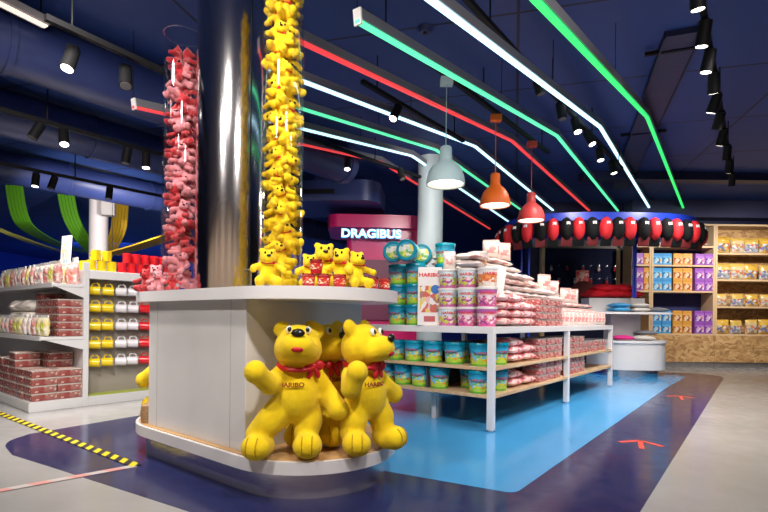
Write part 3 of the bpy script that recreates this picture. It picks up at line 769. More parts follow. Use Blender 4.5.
G = 'standing pouches on the left unit'
def prow(mks, x, ys, z, who, face, sc=1):
    for i, y in enumerate(ys):
        mk, cn = mks[i % len(mks)]
        mk(gp(x + R(-.006, .006), y, z), face + R(-.22, .22), f'pouch of {cn} sweets, {ORD[i]} from corner in {who}', G, scale=sc)
A3 = [(P1, 'red'), (P2, 'yellow'), (P2, 'yellow'), (P1, 'red'), (P3, 'pale pink'), (P3, 'pale pink')]
f0 = ANG - PI/2
prow([(P2, 'yellow'), (P2, 'yellow'), (P1, 'red'), (P3, 'pale pink'), (P3, 'pale pink')], -.295, [.06+.13*i for i in range(11)], .6345, 'middle shelf front row', f0, .93)
prow([(P1, 'red'), (P2, 'yellow'), (P1, 'red'), (P3, 'pale pink'), (P3, 'pale pink')], -.205, [.06+.125*i for i in range(14)], 1.1005, 'top shelf front row', f0)
prow([(P1, 'red'), (P1, 'red'), (P2, 'yellow'), (P3, 'pale pink')], -.075, [.07+.125*i for i in range(14)], 1.1005, 'top shelf rear row', f0)
prow([(P3, 'pale pink'), (P2, 'yellow'), (P3, 'pale pink')], .10, [.56+.14*i for i in range(8)], 1.24, 'the top board row', f0, .8)
b = M(); b.box(-.012, .6, .46, 3.0, 1.212, 1.24, .002); part('top_board', b, LAM, gd, smooth=False)
b = M(); b.box(.58, .6, .47, 3.0, 0, 1.212, .002); part('rear_panel', b, LAM, gd, smooth=False)
ds = thing('display_card', 'tall white upright picture card standing among the pouches on the left unit', 'sign', gp(0, .52, 1.2405), f0 + .25)
b = M(); b.box(-.07, .07, -.006, .006, 0, .36, .002, Matrix.Rotation(-.06, 4, 'X')); part('card', b, WHT, ds, smooth=False)
b = M(); b.box(-.05, .05, -.0075, -.006, .08, .31, 0, Matrix.Rotation(-.06, 4, 'X')); part('picture', b, printed('card_art', [(0, (.72, .72, .70)), (.7, (.70, .74, .74))], [(.30, .52, .60), (.55, .60, .50), (.70, .62, .42), (.72, .72, .72)], .05, .9, 5, .5), ds, smooth=False)

# ------------------------------------------------------------------ the middle display table
TO = Vector((.792, 3.587, 0)); TL, TW, TH = 3.33, 1.16, .772
def tp(u, v, z=0): return TO + U*u + V*v + Vector((0, 0, z))
tb = thing('display_table', 'long white metal display table with two wooden shelves stacked with sweets', 'table', TO, ANG)
b = M(); b.box(-.025, TL+.025, -.025, TW+.025, TH-.052, TH, .004); part('table_top', b, WHITE, tb, smooth=False)
for u in (0, TL/2, TL):
    for v in (0, TW):
        b = M(); b.box(u-.024, u+.024, v-.024, v+.024, .012, TH-.052, .003); lg = part('leg', b, WHITE, tb, smooth=False)
        b = M(); b.cyl((u, v, 0), (u, v, .0125), .02); part('foot', b, ALU, lg)
S1, S2 = .472, .268
for z in (S1, S2):
    b = M(); b.box(-.02, TL+.02, -.02, TW+.02, z-.024, z, .002); part('shelf', b, PLY, tb, smooth=False, label='pale wood shelf')
    b = M(); b.box(.02, TL-.02, TW*.5-.006, TW*.5+.006, z, z+.16); part('divider', b, DGREY, tb, smooth=False)
b = M(); b.box(.13, .17, .56, .60, 0, S2-.024); part('centre_leg', b, LAM, tb, smooth=False)

G = 'teal buckets on the table shelves'
fz = ANG - PI/2
hand = ['first', 'second', 'third', 'fourth', 'fifth', 'sixth']
BK = .0005
for z, sh, vs in ((S1, 'upper', [.135, .36, .56, .75, .94]), (S2, 'lower', [.135, .50, .68, .86, 1.04])):
    for i, v in enumerate(vs):
        u = .085 if not (sh == 'lower' and i == 0) else .066
        bucket(tp(u, v, z+BK), fz + R(-.3, .3) + (.35 if i < 2 else .2), f'teal lidded sweet bucket on the {sh} shelf, {hand[i]} from the corner post', G)
    bucket(tp(.31, .10, z+BK), fz + .9, f'teal lidded sweet bucket on the {sh} shelf, first around the corner', G)
    bucket(tp(.28, .42 if sh == 'upper' else .33, z+BK), fz + .4, f'teal lidded sweet bucket on the {sh} shelf, in the second row back', G)

G = 'pink sweet bags on the table shelves'
def pile(mk, u, v, z, n, h, who, kind, grp, rz=ANG, jit=.008):
    for k in range(n):
        mk(tp(u+R(-jit, jit), v+R(-jit, jit), z+k*h), rz+R(-.06, .06), f'{kind}, {layer(k, n)} of {who}', grp)
pile(bag_pink, .56, .125, S1, 3, .062, 'first upper shelf pile', 'pink sweet bag', G, ANG)
pile(bag_pink, .82, .125, S1, 2, .066, 'second upper shelf pile', 'pink sweet bag', G, ANG)
pile(bag_pink, .56, .125, S2, 2, .066, 'first lower shelf pile', 'pink sweet bag', G, ANG)
pile(bag_pink, .82, .12, S2, 1, .066, 'second lower shelf pile', 'pink sweet bag', G, ANG)
G = 'sweet boxes on the table shelves'
for z, sh in ((S1, 'upper'), (S2, 'lower')):
    us = [1.06, 1.27, 1.48, 1.80, 2.01, 2.24, 2.46, 2.68, 2.90, 3.12] if sh == 'upper' else [1.06, 1.27, 1.48, 1.80, 2.01, 2.24]
    for i, u in enumerate(us):
        n = 3 if sh == 'lower' else (3 if i < 6 else 2)
        pile(box_small, u, .10, z, n, .0625, f'{ORD[i]} {sh} shelf stack beyond pink bags', 'red sweet box', G)
        if i in (0, 1): pile(box_small, u-.25, .31, z, 3, .0625, f'{ORD[i]} {sh} shelf stack in the row behind', 'red sweet box', G)

# on the table top: teal buckets
G = 'teal buckets on the table top'
cols3 = [(.94, .10), (.755, .10), (.57, .27)]
cnm = ['left column', 'middle column', 'column behind printed box']
for ci, (v, u) in enumerate(cols3):
    for k in range(3 if ci < 2 else 4):
        bucket(tp(u, v, TH+BK+k*.1725), fz + R(-.3, .3) + .2, f'teal bucket standing on the table top, {layer(k, 3 if ci < 2 else 4)} of {cnm[ci]}', G)
    if ci == 0:
        for k in range(3): bucket(tp(.29, .87, TH+BK+k*.1725), fz, f'teal sweet bucket standing on the table top, {layer(k, 3)} of the second row back', G)
for i, (v, u, n) in enumerate([(.935, .03, 'left'), (.745, .03, 'right')]):
    p = tp(u, v, TH + 3*.1725 + .087); d = Vector((0, -1, .0)); d = (Matrix.Rotation([-.05, -.35][i], 3, 'Z') @ d).normalized()
    up = Vector((0, 0, 1)); x = up.cross(d).normalized(); mtx = Matrix((x, d.cross(x), d)).transposed()
    bucket(p - d*.0 + Vector((0, .0, 0)), 0, f'teal bucket lying on its side, lid facing out, {n} of the two', 'teal buckets lying on the stack', rot=mtx.to_euler())
    q = C.objects[-1]
p = tp(.30, .80, TH + 3*.1725 + .087); d = Vector((-.25, -1, 0)).normalized(); x = Vector((0, 0, 1)).cross(d).normalized()
bucket(p, 0, 'teal bucket lying on its side behind the other two lying buckets', 'teal buckets lying on the stack', rot=Matrix((x, d.cross(x), d)).transposed().to_euler())

# the printed carton
ct = thing('sweet_carton', 'upright white printed box between the teal buckets and the purple tubs', 'box', tp(.055, .585, TH+.0005), fz + .62)
b = M(); b.box(-.095, .095, -.06, .06, 0, .468, .003); part('carton_body', b, mat('carton_white', (.74, .70, .70), .35), ct, smooth=False)
b = M(); b.box(-.08, .08, -.0612, -.0602, .10, .33); part('front_picture', b, printed('carton_art', [(0, (.74, .66, .66)), (.2, (.74, .70, .70))], [(.55, .12, .10), (.70, .52, .12), (.72, .42, .45), (.35, .18, .15), (.74, .70, .70), (.55, .55, .45)], .02, .95, 6, .35), ct, smooth=False)
part('lettering', textmesh('HARIBO', .042, .001, .0014, None, TXR, 1.15), None, ct, loc=(0, -.0612, .405))
b = M(); b.cyl((.045, -.0612, .29), (.045, -.0632, .29), .036, seg=24); part('round_seal', b, mat('seal_blue', (.03, .14, .42), .4), ct, label='round blue seal')
b = M(); b.box(-.045, .045, -.0622, -.0602, .03, .075, .0005); part('bottom_label', b, mat('seal_red', (.45, .10, .12), .4), ct, smooth=False)

# tubs
G = 'purple and lime tubs on the table top'
tcols = [(.43, .085), (.255, .085), (.085, .085)]
tn = ['next to the picture box', 'in the middle', 'at the table corner']
for k in range(3):
    for ci, (v, u) in enumerate(tcols):
        if k == 2 and ci == 2: continue
        mk = tub_lime if (ci, k) in ((0, 0), (0, 1), (1, 1), (0, 2), (1, 2)) else tub_pink
        cn = 'lime and purple' if mk is tub_lime else 'pink'
        mk(tp(u, v, TH+.0005+k*.1485), fz + R(-.2, .2) + .5, f'{cn} sweet tub {tn[ci]}, {["bottom", "middle", "top"][k]} tier', G)
for k in range(3): tub_lime(tp(.255, .47, TH+.0005+k*.1485), fz+.4, f'lime and purple sweet tub in the second row, {["bottom", "middle", "top"][k]} tier', G)
for k in range(3): tub_lime(tp(.255, .25, TH+.0005+k*.1485), fz+.4, f'lime sweet tub behind the middle column, {["bottom", "middle", "top"][k]} tier', G)
tub_orange = tubmaker('tub_orange', [(0, (.72, .66, .64)), (.3, (.74, .25, .08)), (.72, (.76, .73, .72))], [(.74, .35, .10), (.76, .6, .5), (.65, .12, .05), (.76, .74, .72)])
tub_orange(tp(.10, .09, TH+.0005+2*.1485), fz+.8, 'white and orange sweet tub at the corner, on top of the two pink tubs', G)
tub_orange(tp(.26, .26, TH+.0005+3*.1485), fz+.8, 'white and orange sweet tub standing highest, behind the lime tubs', G)
P3(tp(.09, .42, TH+.001+3*.1485), fz+.5, 'clear standing pouch with pale sweets on top of the lime and purple tubs', 'bags on the tubs', scale=.75)
pack_white(tp(.11, .24, TH+.001+3*.1485), ANG+.3, 'white sweet bag lying on top of the tubs, lower of two', 'bags on the tubs')
pack_white2(tp(.11, .235, TH+.061+3*.1485), ANG+.1, 'white sweet bag lying on top of the tubs, upper of two', 'bags on the tubs')

# along the long side of the top
G = 'pink sweet bags on the table top'
for ui, u in enumerate((.33, .57, .80)):
    n = [4, 4, 3][ui]
    pile(bag_pink, u, .12, TH+.0005, n, .062, f'{ORD[ui]} pile along the table top edge', 'pink sweet bag', G, ANG)
G = 'sweet boxes on the table top'
for i, u in enumerate((1.04, 1.25, 1.46)):
    pile(box_small, u, .09, TH+.0005, 4, .0625, f'the {ORD[i]} table-top stack beyond the pink bags', 'red sweet box', G)
G = 'white pouches on the table top'
for i in range(12):
    u = 1.66 + .135*i
    PW(tp(u, .075, TH+.0005), ANG - .75 + R(-.25, .25), f'small white standing pouch at the table edge, {ORD[i]} beyond the clear boxes', G)
    if i % 2 == 0: PW(tp(u+.05, .20, TH+.0005), ANG - .75 + R(-.25, .25), f'small white standing pouch in the second row, {ORD[i//2]} beyond the clear boxes', G, scale=1.25)
# stepped riser under the pile of white packs
for lab, u0, v0, u1, v1, z in (('front lower', .46, .24, 3.2, .40, .2), ('rear taller', .46, .4, 2.6, 1.0, .36)):
    b = M(); b.box(0, u1-u0, 0, v1-v0, 0, z, .003)
    single('display_riser', b, WHITE, f'white riser box under the pile of white sweet bags, {lab} step', 'riser', tp(u0, v0, TH+.0005), ANG, smooth=False)
G = 'white sweet bags piled on the table'
def hgt(u): return 1.36 - .06*abs(u-.9) if u < 1.3 else 1.34 - .20*(u-1.3)
for vi, (v, zb, dz) in enumerate(((.32, TH+.201, -.10), (.53, TH+.361, .045), (.755, TH+.361, .06))):
    for i in range([13, 10, 7][vi]):
        u = .58 + .222*i
        n = max(1, int(round((hgt(u) + dz - zb)/.055)))
        for k in range(n):
            mk = pack_white if (i*3+k*5+vi) % 3 else pack_white2
            mk(tp(u+R(-.012, .012)+.02*k*(1 if u > 1.4 else 0)*0, v+R(-.012, .012), zb+k*.055), ANG+R(-.12, .12),
               f'white sweet bag, {layer(k, n)} of {ORD[i]} pile on the {["front", "middle", "rear"][vi]} step', G)
G = 'white bags standing on the pile'
for i, (u, v, zz) in enumerate([(1.02, .52, None), (1.30, .50, None), (1.9, .33, None), (2.2, .33, None), (2.5, .32, None), (2.75, .32, None)]):
    vi = 0 if v < .4 else 1
    zb, dz = ((TH+.201, -.10), (TH+.361, .045))[vi]
    ii = round((u-.58)/.222); n = max(1, int(round((hgt(.58+.222*ii) + dz - zb)/.055)))
    PW(tp(.58+.222*ii, v, zb+n*.055+.006), ANG - .75 + R(-.3, .3), f'white pouch standing on top of the pile of white bags, {ORD[i]} from the tubs', G, scale=1.15)
b = M(); b.box(-.12, .12, -.004, .004, 0, .30, .002, Matrix.Rotation(.12, 4, 'Y'))
ps = thing('price_card', 'plain white card standing behind the tubs in front of the caps', 'sign', tp(.46, .27, TH + .204), fz+.5)
part('card', b, WHT, ps, smooth=False)
b = M(); b.box(-.02, .02, -.03, .03, -.003, .012, .002); part('card_foot', b, ALU, ps, smooth=False)

# ------------------------------------------------------------------ wall bays at the far right
WD = 8.9
WM = mat('bay_edge', (.62, .44, .25), .5)
def bay(name, label, x0, x1, shelves, back, top, backlabel):
    t = thing(name, label, 'shelving unit', (0, WD, 0))
    b = M(); b.box(x0, x1, .0, .36, .10, .585); part('lower_panel', b, OSB, t, smooth=False)
    b = M(); b.box(x0, x1, .02, .34, 0, .10); part('kick_plate', b, STEEL, t, smooth=False, label='steel kick plate')
    b = M(); b.box(x0, x1, .34, .36, .585, top); part('back_panel', b, back, t, smooth=False, label=backlabel)
    for x in (x0, x1-.035):
        b = M(); b.box(x, x+.035, 0, .34, .585, top, .002); part('upright', b, WM, t, smooth=False)
    for z in shelves:
        b = M(); b.box(x0+.035, x1-.035, .005, .34, z-.032, z, .002); part('shelf', b, WM, t, smooth=False)
    b = M(); b.box(x0, x1, -.004, .36, top, top+.035, .002); part('top_board', b, WM, t, smooth=False)
    return t
def zy(py, d=WD): return EYE + (322.5 - py)/FL*d
shl = [.615, zy(291), zy(265), zy(246)]
shl_r = [.615, zy(306), zy(279), zy(252.5)]
bay('shelf_bay', 'tall wooden wall bay with navy back holding blue, orange and purple boxes', 4.86, 6.02, shl, mat('bay_navy', (.012, .018, .10), .5), 2.58, 'navy back panel')
bay('shelf_bay', 'tall chipboard wall bay with four shelves of golden bags at far right', 6.025, 8.1, shl_r, OSB, 2.58, None)
bay('shelf_bay', 'narrow wooden wall bay with coloured boxes left of the blue post', 4.50, 4.855, shl, mat('bay_navy', (.012, .018, .10), .5), 2.2, 'navy back panel')
def boxmaker(name, bands, blobs):
    def f():
        t = thing('gift_box', '', 'box')
        b = M(); b.box(-.085, .085, -.10, .10, 0, .207, .004); part('box_body', b, mat(name+'_side', bands[-1][1], .35), t, smooth=False)
        b = M(); b.box(-.078, .078, -.1015, -.1002, .012, .197); part('front_print', b, printed(name, bands, blobs, .08, .62, 4, .35), t, smooth=False)
        return t
    return Maker(f)
bxB = boxmaker('box_blue', [(0, (.10, .38, .66)), (.25, (.30, .58, .74)), (.62, (.10, .40, .70)), (.8, (.06, .28, .60))], [(.55, .62, .62), (.03, .15, .40), (.62, .40, .15), (.20, .10, .12)])
bxO = boxmaker('box_orange', [(0, (.62, .30, .06)), (.25, (.66, .48, .26)), (.62, (.68, .36, .08)), (.8, (.62, .30, .05))], [(.66, .58, .40), (.40, .06, .03), (.62, .20, .03), (.35, .16, .05)])
bxP = boxmaker('box_purple', [(0, (.30, .10, .44)), (.25, (.55, .34, .60)), (.62, (.38, .14, .52)), (.8, (.28, .08, .42))], [(.64, .58, .62), (.14, .03, .24), (.60, .14, .34), (.52, .30, .14)])
G = 'boxes on the navy wall bay'
tiers = [(.6155, 'lowest row'), (.6155+.2075, 'second row up'), (shl[1]+.0005, 'third row up'), (shl[1]+.208, 'fourth row up'), (shl[2]+.0005, 'top row')]
for z, rnm in tiers:
    for mk, cn, x in ((bxB, 'blue', 4.975), (bxO, 'orange', 5.35), (bxP, 'purple', 5.75)):
        for i in range(2):
            mk((x + i*.176, WD+.115, z), R(-.02, .02), f'{cn} gift box in the {rnm} of the navy bay, {["left", "right"][i]} of the pair', G)
for z, rnm in tiers[2:]:
    for i, (mk, cn) in enumerate(((bxP, 'purple'), (bxO, 'orange'))):
        mk((4.635 + i*.175, WD+.115, z), 0, f'{cn} gift box in the narrow bay behind the blue post, {rnm}', 'boxes in the narrow bay')
def wbag(name, bands, blobs, seed):
    def f():
        t = thing('sweet_bag', '', 'sweet bag')
        mx = Matrix.Translation((0, 0, .142)) @ Matrix.Rotation(PI/2, 4, 'X')
        b = M(); b.pillow(.27, .285, .12, 14, 14, .14, seed, mx); part('bag_film', b, printed(name, bands, blobs, .12, .60, 7, .35, .22), t, ang=80)
        b = M(); b.box(-.12, .12, -.006, .006, .262, .288, .002); part('seal_strip', b, mat(name+'_seal', bands[-1][1], .25), t, smooth=False)
        return t
    return Maker(f)
wb = [wbag('wb_gold', [(0, (.55, .36, .08)), (.55, (.66, .42, .06)), (.8, (.60, .36, .05))], [(.45, .50, .55), (.62, .60, .55), (.30, .16, .06), (.60, .10, .06), (.12, .16, .35)], 3),
      wbag('wb_blue', [(0, (.40, .42, .44)), (.5, (.62, .46, .12)), (.75, (.58, .38, .08))], [(.10, .14, .36), (.60, .58, .55), (.55, .12, .10), (.20, .24, .30)], 6),
      wbag('wb_pale', [(0, (.60, .50, .34)), (.5, (.64, .50, .26)), (.8, (.66, .44, .10))], [(.55, .55, .55), (.45, .25, .10), (.62, .18, .10), (.30, .32, .36)], 9)]
wcol = ['golden', 'blue and golden', 'pale golden']
G = 'golden bags on the chipboard bay'
for ri, z in enumerate(shl_r):
    n = 7
    for i in range(n):
        x = 6.21 + .268*i + R(-.015, .015)
        k = (ri*2 + i*(1 + ri % 2)) % 3
        wb[k]((x, WD+.10, z+.0005), R(-.15, .15), f'{wcol[k]} bag of sweets on the {["lowest", "second lowest", "second highest", "top"][ri]} shelf, {ORD[i]} from the upright', G, scale=[.92, .82, 1.0, 1.03][ri]*R(.94, 1.04))
# top shelf of the navy bay: rolled red and pale packs
for i in range(4):
    pack_white2((5.05 + .25*i, WD+.12, shl[3]+.0005), R(-.2, .2), f'white and red bag on the highest shelf of the navy bay, {ORD[i]} from its left', 'bags on top of the navy bay', scale=1.1)

# dark navy wall display with pegs
nd = thing('peg_wall', 'dark navy peg wall behind the red cushions', 'wall display', (0, 9.3, 0))
b = M(); b.box(3.0, 4.48, 0, .1, 0, 2.2); part('panel', b, mat('night_navy', (.006, .009, .034), .8, spec=.15), nd, smooth=False)
for x in (2.97, 4.40):
    b = M(); b.box(x, x+.07, -.03, .1, 0, 2.25, .003); part('upright', b, WM, nd, smooth=False)
b = M(); b.box(2.97, 4.5, -.03, .1, 2.2, 2.27, .003); part('top_board', b, mat('grey_brown', (.12, .10, .09), .5), nd, smooth=False)
k = 0
for r_, z in enumerate((1.86, 1.62)):
    for i in range(9):
        x = 3.15 + .15*i
        b = M(); b.cyl((x, 0, z), (x, -.09, z+.01), .006, seg=8); part('peg', b, ALU, nd)
        if (i + r_) % 2 == 0:
            kt = thing('key_ring', f'small {["red", "pale"][i % 3 == 0]} key ring on the {["upper", "lower"][r_]} peg row, {ORD[i//2]} along', 'key ring', (x, 9.24, z), group='key rings on the peg wall')
            b = M(); b.tube([(.018*math.cos(a), 0, -.012+.018*math.sin(a)) for a in [2*PI*j/12 for j in range(12)]], .003, 5, True); part('ring', b, ALU, kt)
            b = M(); b.ell((0, 0, -.06), (.026, .014, .036)); part('charm', b, REDP if i % 3 else mat('charm_pale', (.6, .5, .5), .5), kt)
rt = thing('hanging_card', 'red square card hanging on the navy peg wall', 'sign', (3.73, 9.22, 1.78))
b = M(); b.box(-.12, .12, -.01, .01, -.30, 0, .004); part('card', b, printed('redcard', [(0, (.60, .10, .09)), (.9, (.62, .16, .14))], [(.75, .45, .42), (.50, .04, .05)], .1, .9, 5, .5), rt, smooth=False)
b = M(); b.cyl((0, .08, -.03), (0, -.012, -.03), .006, seg=8); part('peg', b, ALU, rt)
# big round cushion-like hat on the table
# white fixture under the cap ring
FX = Vector((4.02, 7.75, 0))
fx = thing('display_stand', 'white rounded two-level stand with folded clothes by the wall bays', 'display stand', FX)
def rr(x0, x1, y0, y1, r):
    pts = []
    for cx, cy, a0 in ((x1-r, y1-r, 0), (x0+r, y1-r, PI/2), (x0+r, y0+r, PI), (x1-r, y0+r, 1.5*PI)):
        pts += [(cx + r*math.cos(a0+PI/2*i/10), cy + r*math.sin(a0+PI/2*i/10)) for i in range(11)]
    return pts
b = M(); b.prism(rr(-.66, .24, -.45, .45, .34), 0, .115); part('plinth', b, STEEL, fx, ang=30)
b = M(); b.prism(rr(-.72, .31, -.52, .52, .38), .10, .50); part('drum', b, CREAM, fx, ang=30)
b = M(); b.prism(rr(-.75, .33, -.54, .54, .40), .50, .535); part('drum_top', b, WHITE, fx, ang=30)
b = M(); b.box(-.45, .02, -.05, .20, .535, .935); part('riser_core', b, mat('fixture_grey', (.5, .5, .52), .4), fx, smooth=False)
b = M(); b.prism(rr(-.85, .36, -.42, .38, .12), .935, .965); part('upper_shelf', b, WHITE, fx, ang=30)
b = M(); b.box(-.78, .10, -.02, .30, .965, 1.19, .004); part('upper_box', b, WHITE, fx, smooth=False)
def folded():
    t = thing('folded_shirt', '', 'shirt')
    b = M()
    b.pillow(.26, .30, .075, 12, 12, .12, 4, Matrix.Translation((0, 0, .0375)), flat=.35); part('folded_body', b, mat('shirt_white', (.70, .68, .66), .85), t, ang=80)
    b = M(); b.tube([(.07*math.cos(a), .06+.05*math.sin(a), .072) for a in [2*PI*i/14 for i in range(14)]], .008, 6, True, .5); part('collar', b, mat('shirt_grey', (.35, .35, .36), .9), t)
    return t
def cloth(col, nm, me):
    def f():
        t = folded(); q = [c for c in t.children if c.name.startswith('folded_body')][0]; q.data.materials[0] = mat('shirt_'+nm, col, .85)
        return t
    return Maker(f)
sB, sG, sP, sN = cloth((.06, .34, .62), 'blue', 0), cloth((.55, .53, .50), 'stone', 0), cloth((.62, .02, .22), 'magenta', 0), cloth((.16, .17, .2), 'slate', 0)
def put(mk, x, y, z, label, g='folded shirts on the white stand'): mk((FX.x+x, FX.y+y, z), R(-.1, .1), label, g)
put(sB, -.42, -.24, .9655, 'blue folded shirt on the upper level of the white stand')
put(sG, -.12, -.24, .9655, 'stone grey folded shirt beside the blue one on the upper level')
put(sN, .17, -.24, .9655, 'slate folded shirt at the right end of the upper level')
put(sB, -.41, -.23, 1.03, 'blue folded shirt lying on top of another blue one, upper level')
put(sG, -.11, -.235, 1.03, 'stone grey folded shirt on top of the other grey one, upper level')
put(sP, -.36, -.26, .5355, 'magenta folded shirt on the lower level of the white stand')
put(sG, -.06, -.30, .5355, 'stone grey folded shirt beside the magenta one on the lower level')
put(sN, .02, -.20, .61, 'slate folded shirt on top of the grey one on the lower level')
def cush():
    t = thing('red_cushion', '', 'cushion')
    b = M(); b.pillow(.40, .34, .13, 14, 12, .2, 6, Matrix.Translation((0, 0, .065)), flat=.3); part('cushion_body', b, mat('bright_red_cloth', (.72, .008, .02), .8), t, ang=80)
    b = M(); b.tube([(.195*math.cos(a)*(abs(math.cos(a))+.001)**-.45*.9, .165*math.sin(a)*(abs(math.sin(a))+.001)**-.45*.9, .065) for a in [2*PI*(i+.5)/28 for i in range(28)]], .006, 5, True); part('piping', b, REDR, t)
    return t
cu = Maker(cush)
for i, (x, y, z, l) in enumerate([(-.60, .12, 1.191, 'left'), (-.34, .12, 1.195, 'middle'), (-.10, .12, 1.191, 'right'), (-.48, .12, 1.285, 'upper left'), (-.2, .13, 1.285, 'upper right')]):
    cu((FX.x+x, FX.y+y, z), R(-.12, .12), f'bright red cushion on the white stand, {l} of the heap', 'red cushions on the white stand')
# a dark red cap lying beyond the sweets
b = M(); b.lathe([(.24, 0), (.25, .03), (.235, .14), (.18, .25), (.10, .31), (0, .33)], 28)
hs = thing('round_hassock', 'dark brown red rounded hassock in front of the peg wall', 'hassock', (3.60, 8.85, 1.22))
part('dome', b, mat('maroon_cloth', (.16, .03, .025), .8), hs)
b = M(); b.tube([(.252*math.cos(2*PI*i/28), .252*math.sin(2*PI*i/28), .03) for i in range(28)], .012, 6, True); part('piping', b, mat('dark_cloth', (.06, .02, .02), .8), hs)
pd = thing('pedestal', 'dark plain pedestal under the brown hassock', 'pedestal', (3.60, 8.85, 0))
b = M(); b.box(-.27, .27, -.27, .27, 0, 1.19, .01); part('pedestal_body', b, NAVY, pd, smooth=False)
b = M(); b.box(-.29, .29, -.29, .29, 1.19, 1.2195, .004); part('pedestal_top', b, NAVY, pd, smooth=False)

# ------------------------------------------------------------------ the blue oval ring with caps
RC = Vector((3.30, 7.65, 0)); RA, RB = 1.40, .85
rg = thing('cap_ring', 'bright blue oval ring on posts hung with red and black caps', 'display rack', RC)
def oval(a, b_, n=64, flat=2.6): return [(a*abs(math.cos(t))**(2/flat)*(1 if math.cos(t) > 0 else -1), b_*abs(math.sin(t))**(2/flat)*(1 if math.sin(t) > 0 else -1)) for t in [2*PI*(i+.5)/n for i in range(n)]]
b = M()
o1, o2 = oval(RA, RB), oval(RA-.09, RB-.09)
va = [[b.bm.verts.new((x, y, z)) for x, y in o] for o, z in ((o1, 2.235), (o1, 2.345), (o2, 2.345), (o2, 2.235))]
for p, q in ((0, 1), (1, 2), (2, 3), (3, 0)):
    for i in range(64): j = (i+1) % 64; b.bm.faces.new((va[p][i], va[p][j], va[q][j], va[q][i]))
bmesh.ops.recalc_face_normals(b.bm, faces=b.bm.faces[:])
part('ring_band', b, BLUE, rg, ang=35)
b = M(); b.prism(oval(RA-.08, RB-.08), 2.29, 2.305); part('ring_panel', b, mat('deep_blue', (.01, .02, .16), .4), rg, ang=35)
for x, y, zb in ((.50, -.18, 1.19), (.535, -.18, 1.19), (-1.1, .2, 0), (-1.1, -.2, 0)):
    b = M(); b.cyl((x, y, zb), (x, y, 2.29), .017, seg=10); part('ring_post', b, BLUE, rg)
def capmaker(front, visor):
    def f():
        t = thing('baseball_cap', '', 'cap')
        # hung crown outward: crown dome bulging to -y, visor hanging down
        mx = Matrix.Translation((0, 0, -.15)) @ Matrix.Rotation(PI/2, 4, 'X')
        b = M(); b.lathe([(.0, .135), (.03, .132), (.06, .115), (.083, .085), (.092, .045), (.093, 0), (.088, -.002)], 24, mx @ Matrix.Diagonal((.90, 1.75, .9, 1))); part('crown', b, front, t)
        b = M(); b.pillow(.15, .13, .016, 10, 8, 0, 1, Matrix.Translation((0, -.03, -.33)) @ Matrix.Rotation(PI/2+.35, 4, 'X')); part('visor', b, visor, t)
        b = M(); b.box(-.026, .026, -.118, -.098, -.105, -.062, .004, seg=1); part('front_patch', b, mat('patch_white', (.8, .76, .76), .6), t, label='white front patch')
        b = M(); b.tube([(0, 0, .02), (0, -.02, .0), (0, -.02, -.03), (0, 0, -.045)], .004, 5); part('loop', b, BLK, t)
        return t
    return Maker(f)
CR = mat('cap_red', (.62, .012, .02), .7, bump=.1, bscale=200); CB = mat('cap_black', (.006, .007, .008), .8, spec=.2, bump=.1, bscale=200)
capR, capB = capmaker(CR, CB), capmaker(CB, mat('cap_wine', (.16, .012, .014), .7))
fr = [(x, y) for x, y in oval(RA+.012, RB+.012, 400) if y < 0]
fr.sort()
# even steps along the front of the ring
xs = sorted(fr, key=lambda p: p[0]); acc = [0]
def path():
    P = [(x, y) for x, y in oval(RA+.02, RB+.02, 400)]
    P = [p for p in P if p[1] < .35]; P.sort(key=lambda p: math.atan2(p[1]-2.0, p[0])); return P
P = path(); s = 0; last = None; n_ = 0; tot = []
for p in P:
    if last: s += math.hypot(p[0]-last[0], p[1]-last[1])
    tot.append((s, p)); last = p
step = .172; tgt = .1
for s, p in tot:
    if s >= tgt and n_ < 22:
        nx_, ny_ = p[0]/RA**2, p[1]/RB**2
        if abs(p[0]) < RA*.8: nx_ *= .2
        rz = math.atan2(ny_, nx_) + PI/2
        red = n_ % 2 == 1
        (capR if red else capB)((RC.x+p[0], RC.y+p[1], 2.255), rz, f'{"red cap with black visor" if red else "black cap with dark red visor"} hanging from the blue ring, {(ORD + ["twenty-first", "twenty-second"])[n_]} along', 'caps hanging from the blue ring')
        n_ += 1; tgt += step

# ------------------------------------------------------------------ pink booth with the lit sign
PK = mat('booth_pink', (.55, .012, .13), .3)
bp_ = at_d(384, 235, 7.6)
bo = thing('pink_booth', 'glossy pink rounded booth with lit blue lettering behind the teal buckets', 'booth', (bp_.x, bp_.y, 0), .06)
b = M(); b.prism(rr(-.88, .62, 0, 1.3, .2), 2.24, 2.44); part('canopy', b, PK, bo, ang=30)
b = M(); b.prism(rr(-.58, .62, .12, 1.25, .1), 0, 2.25); part('booth_body', b, PK, bo, ang=30)
b = M(); b.box(-.50, .56, .08, .13, .8, 1.75, .005); part('front_hatch', b, mat('booth_dark', (.12, .01, .05), .4), bo, smooth=False)
sg = M(); sg.box(-.46, .50, .085, .118, 2.06, 2.2); sgn = part('sign_mount', sg, mat('booth_deep', (.4, .01, .09), .3), bo, smooth=False)
LT = textmesh('DRAGIBUS', .180, .016, .0095, None, mat('lit_blue', (.05, .45, .75), .4, emit=(.12, .62, 1.0), es=.7), 1.09)
part('lettering', LT, None, bo, loc=(-.20, -.03, 2.13), label='lit pale blue lettering')
LT2 = textmesh('DRAGIBUS', .180, .004, .0005, None, mat('lit_white', (.9, .95, 1), .4, emit=(.75, .92, 1.0), es=1.3), 1.09)
part('letter_face', LT2, None, bo, loc=(-.20, -.048, 2.13))
b = M()
for i in range(5): b.bar((-.53+.16*i, .0, 2.12), (-.53+.16*i, .12, 2.12), .012, .012)
part('letter_fixing', b, PK, bo, smooth=False)
b = M(); b.box(-.06, .03, .28, .36, 1.06, 1.06)
b.bm.free()

